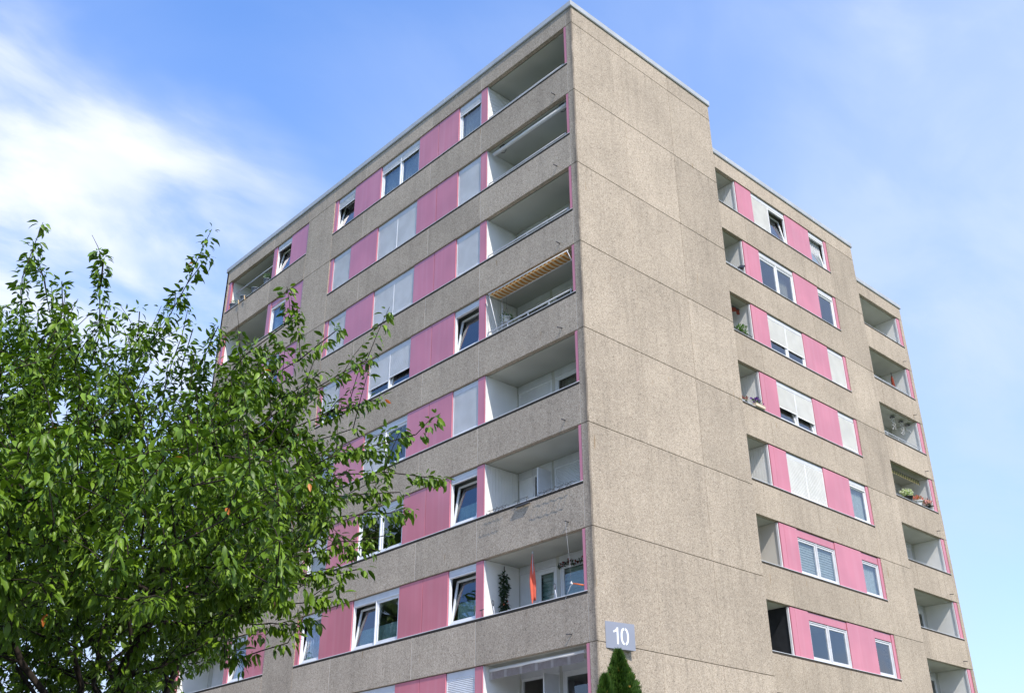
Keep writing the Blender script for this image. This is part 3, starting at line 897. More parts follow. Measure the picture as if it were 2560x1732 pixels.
# top far-left balcony: four grey pots on the parapet, two pegs
pot_plant(FL, 18.32, .1, top(1), .15, .24, 'potgrey', 'grey pot with bushy succulent on the top left parapet, rightmost of four', 'pots on the top left parapet', leaf=('succulent', 120, .12, .045), size=(.13, .13, .17), seed=3)
pot_plant(FL, 19.3, .1, top(1), .17, .22, 'potgrey', 'grey pot with short stumpy plant, second from right on the top left parapet', 'pots on the top left parapet', leaf=('succulent', 26, .08, .04), size=(.13, .13, .06), seed=4)
pot_plant(FL, 20.25, .1, top(1), .17, .22, 'potgrey', 'grey pot with sparse bare plant, third from right on the top left parapet', 'pots on the top left parapet', leaf=('succulent', 16, .08, .04), size=(.13, .13, .05), seed=5)
pot_plant(FL, 21.2, .1, top(1), .17, .22, 'potgrey', 'grey pot with feathery green plant against the pink post at the left end', 'pots on the top left parapet', leaf=('plantleaf', 70, .1, .02), size=(.12, .12, .14), seed=6)
for u_, lb in ((20.42, 'pale wooden peg clipped left on the top far parapet'), (19.9, 'pale wooden peg clipped right on the top far parapet')):
    m = MB(); m.box(-.03, .03, -.015, .015, -.16, .08, .006)
    m.v = [(p[0]+p[2]*.35, p[1], p[2]) for p in m.v]
    m.v = [(p[0]+u_, p[1]-.065, p[2]+top(1)) for p in m.v]
    tag(FL.build(m, 'wooden_peg', 'wood'), lb, 'peg', 'pegs on the top parapet')

# middle wing balconies
pot_plant(F2, 10.1, .16, top(3), .12, .12, 'potblack', 'leafy green plant in dark pot behind the railing beside the pink panel', None, leaf=('plantleaf', 260, .11, .045), size=(.28, .16, .2), seed=8)
pot_plant(F2, 10.45, .16, top(4), .12, .2, 'potwhite', 'violet flowers in a white pot above a cream planter box', None, 'flower pot', leaf=('plantleaf', 40, .1, .03), flower=('fl_purple', 60, .07), size=(.22, .14, .14), seed=9, name='flower_pot')
pot_plant(F2, 9.75, .16, top(4), .11, .1, 'potblack', 'dark red flowers in a small pot beside the gable edge', None, 'flower pot', leaf=('plantleaf', 30, .08, .03), flower=('fl_darkred', 60, .06), size=(.17, .14, .1), seed=10, name='flower_pot')
def planter(F, u0, u1, d0, d1, z, h, mat, label, leafspec, flowers, seed):
    c = F.pt((u0+u1)/2, (d0+d1)/2, z); e_ = empty('planter_box', c); tag(e_, label, 'planter')
    m = MB(); m.box(u0, u1, d0, d1, z, z+h, .008); m.box(u0-.01, u1+.01, d0-.01, d1+.01, z+h*.86, z+h-.012, .004); F.build(m, 'box', mat, e_)
    cc = F.pt((u0+u1)/2, (d0+d1)/2, z+h+.06)
    blade_clump('leaves', leafspec[0], cc, (u1-u0)*.48, .1, .1, leafspec[1], .08, .035, e_, seed)
    if flowers: blade_clump('flowers', flowers[0], (cc[0], cc[1], cc[2]+.05), (u1-u0)*.48, .1, .09, flowers[1], .06, .055, e_, seed+9, .1, .6)
planter(F2, 10.12, 10.66, -.07, .09, top(4), .13, 'boxcream', 'cream planter box with a few violet flowers on the parapet', ('plantleaf', 20), ('fl_purple', 14), 12)
planter(F3, 23.9, 25.35, .05, .22, top(7), .16, 'potwhite', 'white planter with bronze and yellow flowers on the lowest right balcony', ('darkleaf', 120), ('fl_yellow', 160), 14)
# far wing, fourth balcony: three flower pots
pot_plant(F3, 23.35, .12, top(4), .2, .2, 'potblack', 'white flowers with pale green leaves in a black pot, left of three', 'flower pots on the far wing parapet', 'flower pot', ('plantleaf', 90, .09, .04), ('fl_white', 190, .09), (.36, .2, .17), 20, 'flower_pot')
pot_plant(F3, 24.2, .12, top(4), .2, .2, 'potwhite', 'coral red flowers in a white pot, middle of three', 'flower pots on the far wing parapet', 'flower pot', ('plantleaf', 70, .09, .04), ('fl_red', 130, .07), (.34, .2, .12), 21, 'flower_pot')
pot_plant(F3, 25.0, .12, top(4), .15, .14, 'potblack', 'pale pink flowers with dark leaves in a pot beside the pink post, right of three', 'flower pots on the far wing parapet', 'flower pot', ('darkleaf', 110, .1, .05), ('fl_pink', 130, .08), (.34, .2, .17), 22, 'flower_pot')
pot_plant(F3, 25.3, -.02+.1, top(4), .08, .1, 'potwhite', 'tiny white pot at the right end of the flowered parapet', None, 'flower pot', ('darkleaf', 24, .06, .03), None, (.07, .07, .06), 23, 'flower_pot')

# wind chimes
for i, (u_, zt_, ln_, side) in enumerate(((23.95, J(2)-.02, .62, 'left'), (24.72, J(2)-.02, .66, 'middle'), (25.33, J(2)-.02, .36, 'right'))):
    c = F3.pt(u_, .42, zt_); e_ = empty('wind_chime', c)
    tag(e_, f'pale shell wind chime under the balcony ceiling, {side} of three', 'wind chime', 'wind chimes on the far wing')
    m = MB(); m.tube([(c[0], c[1], zt_), (c[0], c[1], zt_-.06)], .004, 5); m.lathe([(.11, -.075), (.12, -.065), (.11, -.055)], (c[0], c[1], zt_), 14); m.build('top_disc', 'darkmetal', e_)
    m = MB()
    for j in range(int(ln_/.05)):
        a = j*.8; rr = .07
        x, y, z = c[0]+rr*math.cos(a), c[1]+rr*math.sin(a), zt_-.12-j*.048
        m.lathe([(.006, -.02), (.024, 0), (.006, .02)], (x, y, z), 6)
        m.lathe([(.006, -.02), (.02, 0), (.006, .02)], (c[0]-rr*math.cos(a), c[1]-rr*math.sin(a), z+.02), 6)
    m.build('shell_strand', 'crystal', e_)
    m = MB(); m.tube([(c[0]+.06, c[1], zt_-.06), (c[0]+.06, c[1], zt_-.1-ln_*.9)], .003, 4); m.tube([(c[0]-.06, c[1], zt_-.06), (c[0]-.06, c[1], zt_-.1-ln_*.9)], .003, 4); m.build('cord', 'crystal', e_)
# folded red sunshade hanging on far wing balcony two
c = F3.pt(24.85, .5, J(2)+.2); e_ = empty('folded_sunshade', c); tag(e_, 'folded brown-red sunshade in the balcony above the wind chimes', 'sunshade')
m = MB(); m.tube([(c[0], c[1], c[2]), (c[0], c[1], J(1)-.25)], .014, 8); m.build('pole', 'darkmetal', e_)
m = MB(); m.lathe([(.07, 0), (.085, .25), (.06, .6), (.02, .85)], (c[0], c[1], J(1)-1.25), 16, .15); m.build('canopy', 'awn_red', e_)

# blackbird on the railing
def bird(F, u, d, z):
    c = F.pt(u, d, z); e_ = empty('black_bird', c); tag(e_, 'black bird perched on the balcony railing beside the pink panel', 'bird')
    m = MB(); m.sm = True
    # body and head one continuous lofted surface: beak to the right, tail down-left
    spine = [(-.26, -.02, .012, .05), (-.2, .0, .022, .055), (-.12, .045, .05, .06), (-.04, .085, .078, .075), (.05, .12, .082, .08), (.11, .16, .065, .062), (.15, .2, .048, .046), (.19, .225, .05, .05), (.225, .225, .036, .036), (.245, .222, .018, .018), (.30, .212, .004, .004)]
    rings = []
    for i, (x, zz_, rz, ry) in enumerate(spine):
        ring_ = []
        for k in range(12):
            a = 2*math.pi*k/12
            ring_.append(len(m.v)); m.v.append((c[0]+x+(-.3*rz*math.sin(a)), c[1]+ry*math.cos(a), c[2]+.03+zz_+rz*math.sin(a)))
        rings.append(ring_)
    for r0, r1 in zip(rings, rings[1:]):
        for k in range(12): m.face((r0[k], r0[(k+1) % 12], r1[(k+1) % 12], r1[k]))
    m.face(rings[0]); m.face(rings[-1]); m.build('body', 'feather', e_, c)
    for s in (-1, 1):
        m = MB(); m.tube([(c[0]+.02, c[1]+s*.025, c[2]+.09), (c[0]+.035, c[1]+s*.025, c[2]+.0)], .006, 6)
        for q in (-.03, .03): m.tube([(c[0]+.035, c[1]+s*.025, c[2]+.003), (c[0]+.035+q, c[1]+s*.03, c[2]+.002)], .005, 5)
        m.build('leg', 'darkmetal', e_)
bird(F2, 10.5, .09, J(2)+BAND+.13+.017)

# ------------------------------------------------------------------ awnings
# second storey: white rolled awning cassette
e_ = empty('rolled_awning', FL.pt(2.2, .23, J(1)-.15)); tag(e_, 'white rolled-up awning tube under the ceiling of the second balcony below the roof', 'awning')
m = MB(); m.tube([FL.pt(.55, .23, J(1)-.14), FL.pt(3.9, .23, J(1)-.14)], .062, 14); m.build('tube', 'awn_white', e_)
for u_ in (.75, 3.5):
    m = MB(); m.box(*[v for v in (.20, .26)], u_-.1, u_+.1, J(1)-.075, J(1)-.0, .004)
    m.tube([(.3, u_-.12, J(1)-.2), (.33, u_, J(1)-.235), (.3, u_+.12, J(1)-.2)], .011, 6); m.build('bracket', 'darkmetal', e_)
for u_, in ((.55,), (3.9,)):
    m = MB(); m.tube([FL.pt(u_-.012, .23, J(1)-.14), FL.pt(u_+.012, .23, J(1)-.14)], .07, 14); m.build('end_cap', 'greymetal', e_)

# fourth storey: striped orange awning half out
e_ = empty('striped_awning', FL.pt(2.2, .3, J(3)-.3)); tag(e_, 'orange and cream striped awning half extended in a corner balcony', 'awning')
m = MB(); m.tube([FL.pt(.55, .42, J(3)-.11), FL.pt(3.82, .42, J(3)-.11)], .035, 10); m.build('roller', 'awn_white', e_)
m = MB(); m.tube([FL.pt(.5, .0, J(3)-.11), FL.pt(3.84, -.03, J(3)-.11)], .02, 8); m.build('front_bar', 'awn_white', e_)
ns = 40
for par, mt in ((0, 'awn_o'), (1, 'awn_c')):
    for i in range(ns):
        if i % 2 != par: continue
        m = MB(); m.sm = True
        a, b = .57+(3.8-.57)*i/ns, .57+(3.8-.57)*(i+1)/ns
        def fn(s, t, a=a, b=b):
            u = a+(b-a)*t; d = .42+(-.42)*s
            sag = .045*math.sin(math.pi*s)*(1+.2*math.sin(u*5))
            return FL.pt(u, d, J(3)-.125-sag-.01*s)
        m.grid(fn, 6, 1)
        def fn2(s, t, a=a, b=b):
            u = a+(b-a)*t
            return FL.pt(u, .0-.02, J(3)-.13-s*(.06+.012*math.sin(t*3.14)))
        m.grid(fn2, 1, 2)
        m.build('stripe', mt, e_)
for u_ in (.52, 3.84):
    m = MB(); m.tube([FL.pt(u_, -.01, J(3)-.12), FL.pt(u_-.28 if u_ > 1 else u_-.12, .1, J(3)-SILL+.05 if u_ > 1 else J(3)-.55)], .011, 6); m.build('arm', 'awn_white', e_)
m = MB(); m.tube([FL.pt(3.72, .42, J(3)-.12), FL.pt(3.72, .42, J(4)+.2)], .014, 7); m.build('support_pole', 'awn_white', e_)
# hanging basket behind it
c = FL.pt(3.66, .55, J(3)-.95); e_ = empty('hanging_basket', c); tag(e_, 'white hanging pot with trailing plant in the balcony below the striped awning', 'hanging pot')
pot_mesh(c, .09, .14, .17).build('pot', 'potwhite', e_, c)
m = MB()
for i in range(3):
    a = i*2.09; m.tube([(c[0]+.13*math.cos(a), c[1]+.13*math.sin(a), c[2]+.16), (c[0], c[1], c[2]+.55), (c[0], c[1], J(3))], .004, 4)
m.build('cord', 'darkmetal', e_)
blade_clump('leaves', 'plantleaf', (c[0], c[1], c[2]+.2), .2, .2, .09, 90, .09, .035, e_, 31, .9, .1)
# eighth storey: taupe awning with valance
e_ = empty('valance_awning', FL.pt(2.2, .25, J(7)-.4)); tag(e_, 'taupe awning with faintly striped valance on the lowest visible balcony', 'awning')
m = MB(); m.tube([FL.pt(.62, .24, J(7)-.12), FL.pt(4.0, .24, J(7)-.12)], .045, 10); m.build('tube', 'awn_white', e_)
for par, mt in ((0, 'awn_grey'), (1, 'awn_greyl')):
    for i in range(36):
        if (i % 6 == 5) != bool(par): continue
        m = MB(); m.sm = True
        a, b = .64+(3.34)*i/36, .64+3.34*(i+1)/36
        m.grid(lambda s, t, a=a, b=b: FL.pt(a+(b-a)*t, .22+.01*math.sin((a+(b-a)*t)*7), J(7)-.155-s*.19), 2, 2)
        m.build('stripe', mt, e_)
# middle wing third balcony: folded dark red awning
e_ = empty('folded_awning', F2.pt(10.0, .5, J(2)-.3)); tag(e_, 'folded dark red awning hanging above the leafy green balcony plant', 'awning')
m = MB(); m.tube([F2.pt(7.5, .5, J(2)-.12), F2.pt(10.6, .5, J(2)-.12)], .05, 10); m.build('tube', 'darkmetal', e_)
m = MB(); m.sm = True
m.grid(lambda s, t: F2.pt(7.55+3.0*t, .46-.03*math.sin(t*70), J(2)-.16-s*(.16+.045*abs(math.sin(t*3.0*8)))), 3, 120); m.build('valance', 'awn_red', e_)
# far wing fourth balcony: yellow and brown valance
e_ = empty('fringed_awning', F3.pt(22.5, .3, J(3)-.4)); tag(e_, 'rolled awning with yellow and brown scalloped valance above the flower pots', 'awning')
m = MB(); m.tube([F3.pt(19.8, .34, J(3)-.16), F3.pt(25.1, .34, J(3)-.16)], .045, 10); m.build('tube', 'darkmetal', e_)
for par, mt in ((0, 'awn_y'), (1, 'awn_k')):
    for i in range(66):
        if i % 2 != par: continue
        m = MB(); m.sm = True
        a = 19.82+i*.08; b = a+.08
        m.grid(lambda s, t, a=a, b=b: F3.pt(a+(b-a)*t, .30, J(3)-.12-s*(.2+.03*math.sin(t*3.14))), 2, 3)
        m.build('stripe', mt, e_)

# ------------------------------------------------------------------ seventh storey balcony: parasol, climber, hooks, drier
c = FL.pt(2.42, .3, floor_z(7)); e_ = empty('folded_parasol', c); tag(e_, 'folded coral red parasol standing in the balcony above the number sign', 'parasol')
m = MB(); m.tube([c, (c[0], c[1], J(6)-.12)], .015, 8); m.lathe([(.012, 0), (.02, .02), (.022, .05), (.008, .08)], (c[0], c[1], J(6)-.14), 10); m.build('pole', 'railmetal', e_)
m = MB(); m.lathe([(.16, 0), (.2, .02), (.2, .05), (.05, .08)], c, 16); m.build('foot', 'potgrey', e_)
m = MB(); m.sm = True
def parasol(s, t):
    z = J(6)-.13-s*1.28
    a = t*6.2832
    rr = .014+.066*math.sin(min(1, s*1.35)*1.45)*(1-.45*max(0, s-.6)/.4)
    rr *= 1+.42*math.sin(a*4+s*2.2)*min(1, s*2)
    lean = .03*math.sin(s*5)
    zz_ = z+(.09*math.sin(a*3+1)+.05*math.sin(a*7) if s > .95 else 0)+(.1 if s > .95 else 0)
    return (c[0]+rr*math.cos(a)+lean*.5, c[1]+rr*math.sin(a)+lean, zz_)
m.grid(parasol, 18, 40); m.build('canopy', 'coral', e_)
c = FL.pt(3.95, .63, J(7)+BAND-.3); e_ = empty('climbing_plant', c); tag(e_, 'dark climbing plant column against the white partition beside the coral parasol', 'plant')
m = MB(); m.tube([(c[0], c[1]-.05, floor_z(7)), (c[0]+.02, c[1]-.06, J(6)-.1)], .012, 6); m.build('stem', 'bark', e_)
for i in range(12):
    blade_clump('leaf_tier', 'darkleaf', (c[0]+.02*math.sin(i*2.1), c[1]-.08, floor_z(7)+.25+i*.172), .12, .08, .13, 60, .1, .055, e_, 41+i*3, .5, .1)
blade_clump('flowers', 'fl_red', (c[0], c[1]-.16, top(7)+.25), .13, .04, .35, 8, .05, .05, e_, 142, .1, .4)['kind'] = 'stuff'
# artificial flower garland over the balcony door
c = FL.pt(1.5, DEP-.03, J(6)-.24); e_ = empty('flower_garland', c); tag(e_, 'red flower garland hung above the balcony door right of the coral parasol', 'garland')
V = []
for i in range(7):
    blade_clump('leaves', 'darkleaf', FL.pt(2.35-i*.24, DEP-.05, J(6)-.27+.05*math.sin(i*1.9)), .05, .14, .04, 26, .07, .04, e_, 60+i, .3, .2)
for i in range(6):
    blade_clump('flowers', 'fl_darkred', FL.pt(2.25-i*.25, DEP-.08, J(6)-.26+.05*math.sin(i*2.3)), .04, .07, .04, 10, .06, .05, e_, 80+i, .2, .3)
# stay wire and folded line drier
e_ = empty('stay_wire', FL.pt(.8, -.1, J(7)+BAND)); tag(e_, 'thin stay wire with white clamp and orange arm right of the coral parasol', 'wire')
za = J(6)+.26
m = MB(); m.tube([FL.pt(.81, -.10, za), FL.pt(.75, -.02, top(7)+.24)], .002, 5); m.tube([FL.pt(.75, -.02, top(7)+.24), FL.pt(.94, -.06, top(7)-.12)], .004, 5); m.build('wire', 'railmetal', e_)
m = MB(); m.tube([FL.pt(.79, -.02, top(7)+.26), FL.pt(.70, -.02, top(7)+.22)], .018, 7); m.tube([FL.pt(.75, -.02, top(7)+.29), FL.pt(.74, -.02, top(7)+.19)], .015, 7); m.build('clamp', 'potwhite', e_)
m = MB(); m.tube([FL.pt(.70, -.01, top(7)+.235), FL.pt(.38, .03, top(7)+.14)], .017, 7); m.build('arm', 'orange', e_)
for u_, lb in ((3.62, 'black hand fork on the sill left of the climbing plant'), (1.34, 'black hand fork on the sill right of the coral parasol')):
    e_ = empty('hand_fork', FL.pt(u_, .06, top(7))); tag(e_, lb, 'garden tool', 'tools on the seventh parapet')
    m = MB(); m.tube([FL.pt(u_, .06, top(7)), FL.pt(u_+.04, .05, top(7)+.22)], .011, 7); m.build('handle', 'greymetal', e_)
    m = MB(); m.tube([FL.pt(u_+.04, .05, top(7)+.22), FL.pt(u_+.02, .05, top(7)+.27), FL.pt(u_+.03, .05, top(7)+.36), FL.pt(u_+.07, .05, top(7)+.38), FL.pt(u_+.09, .05, top(7)+.34), FL.pt(u_+.07, .05, top(7)+.27), FL.pt(u_+.04, .05, top(7)+.22)], .009, 6); m.build('fork_head', 'darkmetal', e_)
m = MB(); m.tube([FL.pt(4.0, -.03, top(7)), FL.pt(4.02, -.03, top(7)+.18)], .012, 6); m.tube([FL.pt(3.95, -.03, top(7)+.18), FL.pt(4.1, -.03, top(7)+.17)], .013, 6)
tag(m.build('parapet_clamp', 'darkmetal'), 'small dark clamp on the sill at the pink post left of the climbing plant', 'clamp')
# sixth storey: wire planter holders left on the sill
for a, b, lb in ((3.75, 3.0, 'rusty wire bracket on a balcony sill in front of the white boarded partition'), (1.75, .55, 'rusty wire bracket on the same sill, nearer the concrete corner below a closed shutter')):
    m = MB()
    z = top(6)
    for q in (0, 1): m.tube([FL.pt(a+(b-a)*i/12, -.08-.06*q, z+.02-.10*q+.03*math.sin(i*2.3+q)) for i in range(13)], .006, 5)
    for i in range(7):
        u_ = a+(b-a)*i/6; m.tube([FL.pt(u_, .02, z+.05), FL.pt(u_+.03, -.08, z+.06+.02*math.sin(i*3)), FL.pt(u_, -.14, z-.09)], .005, 5)
    tag(m.build('wire_bracket', 'darkmetal'), lb, 'bracket', 'brackets on the sixth sill')
e_ = empty('bird_feeder_tray', FL.pt(2.4, -.15, top(6)-.12)); tag(e_, 'dark shallow tray hung outside the parapet above the coral parasol', 'tray')
m = MB(); m.box(-.085, -.02, 2.15, 2.68, top(6)-.13, top(6)-.09, .008); m.build('tray', 'darkmetal', e_)
m = MB()
for u_ in (2.25, 2.6): m.tube([(-.05, u_, top(6)-.1), (-.055, u_, top(6)+.06), (.06, u_, top(6)+.02)], .007, 5)
m.tube([(-.05, 2.2, top(6)+.07), (-.05, 2.75, top(6)+.05)], .006, 5); m.build('hook', 'darkmetal', e_)
# table lamps standing behind the top windows
def lamp(F, u, d, z, label):
    c = F.pt(u, d, z); e_ = empty('table_lamp', c); tag(e_, label, 'lamp', 'table lamps behind the top windows')
    m = MB(); m.lathe([(.05, 0), (.05, .02), (.012, .04), (.012, .14)], c, 12); m.build('base', 'darkmetal', e_)
    m = MB(); m.lathe([(.1, .12), (.055, .27), (.05, .28)], c, 16); m.build('shade', 'lampshade', e_)
lamp(FL, 4.85, .27, J(1)+BAND+.08, 'white shaded table lamp behind the top window nearest the corner balcony')
lamp(FL, 9.55, .27, J(1)+BAND+.08, 'white shaded table lamp behind the left leaf of the wide top window')

# lightning conductor along the roof edge
def conductor(F, u0, u1):
    m = MB(); m.tube([(u0, .04, 26.745), (u1, .04, 26.745)], .005, 5); w_ = F.build(m, 'lightning_conductor', 'greymetal', B)
    n_ = int((u1-u0)/1.1)
    for i in range(n_+1):
        u_ = u0+.1+(u1-u0-.2)*i/n_
        F.box('conductor_clip', 'greymetal', u_-.012, u_+.012, .028, .052, 26.68, 26.755, w_, .003)
conductor(FL, .1, 21.9); conductor(FR, .35, 7.0); conductor(F2, 7.3, 19.2); conductor(F3, 19.4, 25.9)
# ------------------------------------------------------------------ trees
rngt = np.random.default_rng(21)
def leaf_proto(fold, curl, tw, wd=.41):
    """unit leaf along +X, 11 vertices, folded along the midrib and drooping at the tip"""
    xs = [.24, .52, .8]; ws = [wd*.40, wd*.5, wd*.30]
    v = [(0, 0, 0)]
    for x, w in zip(xs, ws):
        dz = -curl*x*x
        v += [(x, w, dz+fold*w), (x, 0, dz), (x, -w, dz+fold*w)]
    v.append((1.0, 0, -curl*1.05))
    v = np.array(v, float); a = tw*v[:, 0]
    y, z = v[:, 1].copy(), v[:, 2].copy()
    v[:, 1] = y*np.cos(a)-z*np.sin(a); v[:, 2] = y*np.sin(a)+z*np.cos(a)
    f = [(0, 2, 1), (0, 3, 2), (1, 2, 5, 4), (2, 3, 6, 5), (4, 5, 8, 7), (5, 6, 9, 8), (7, 8, 10), (8, 9, 10)]
    return v, f
PROT = [leaf_proto(.45, .22, .2), leaf_proto(.3, .40, -.3), leaf_proto(.6, .12, .1), leaf_proto(.25, .3, .5, .37), leaf_proto(.9, .5, .6, .40), leaf_proto(.15, .05, -.2, .44)]
PMESH = []
for pv, pf in PROT:
    me = bpy.data.meshes.new('leaf'); me.from_pydata(pv.tolist(), [], pf); me.materials.append(M['leaf'])
    me.polygons.foreach_set('use_smooth', [True]*len(pf)); me.update(); PMESH.append(me)

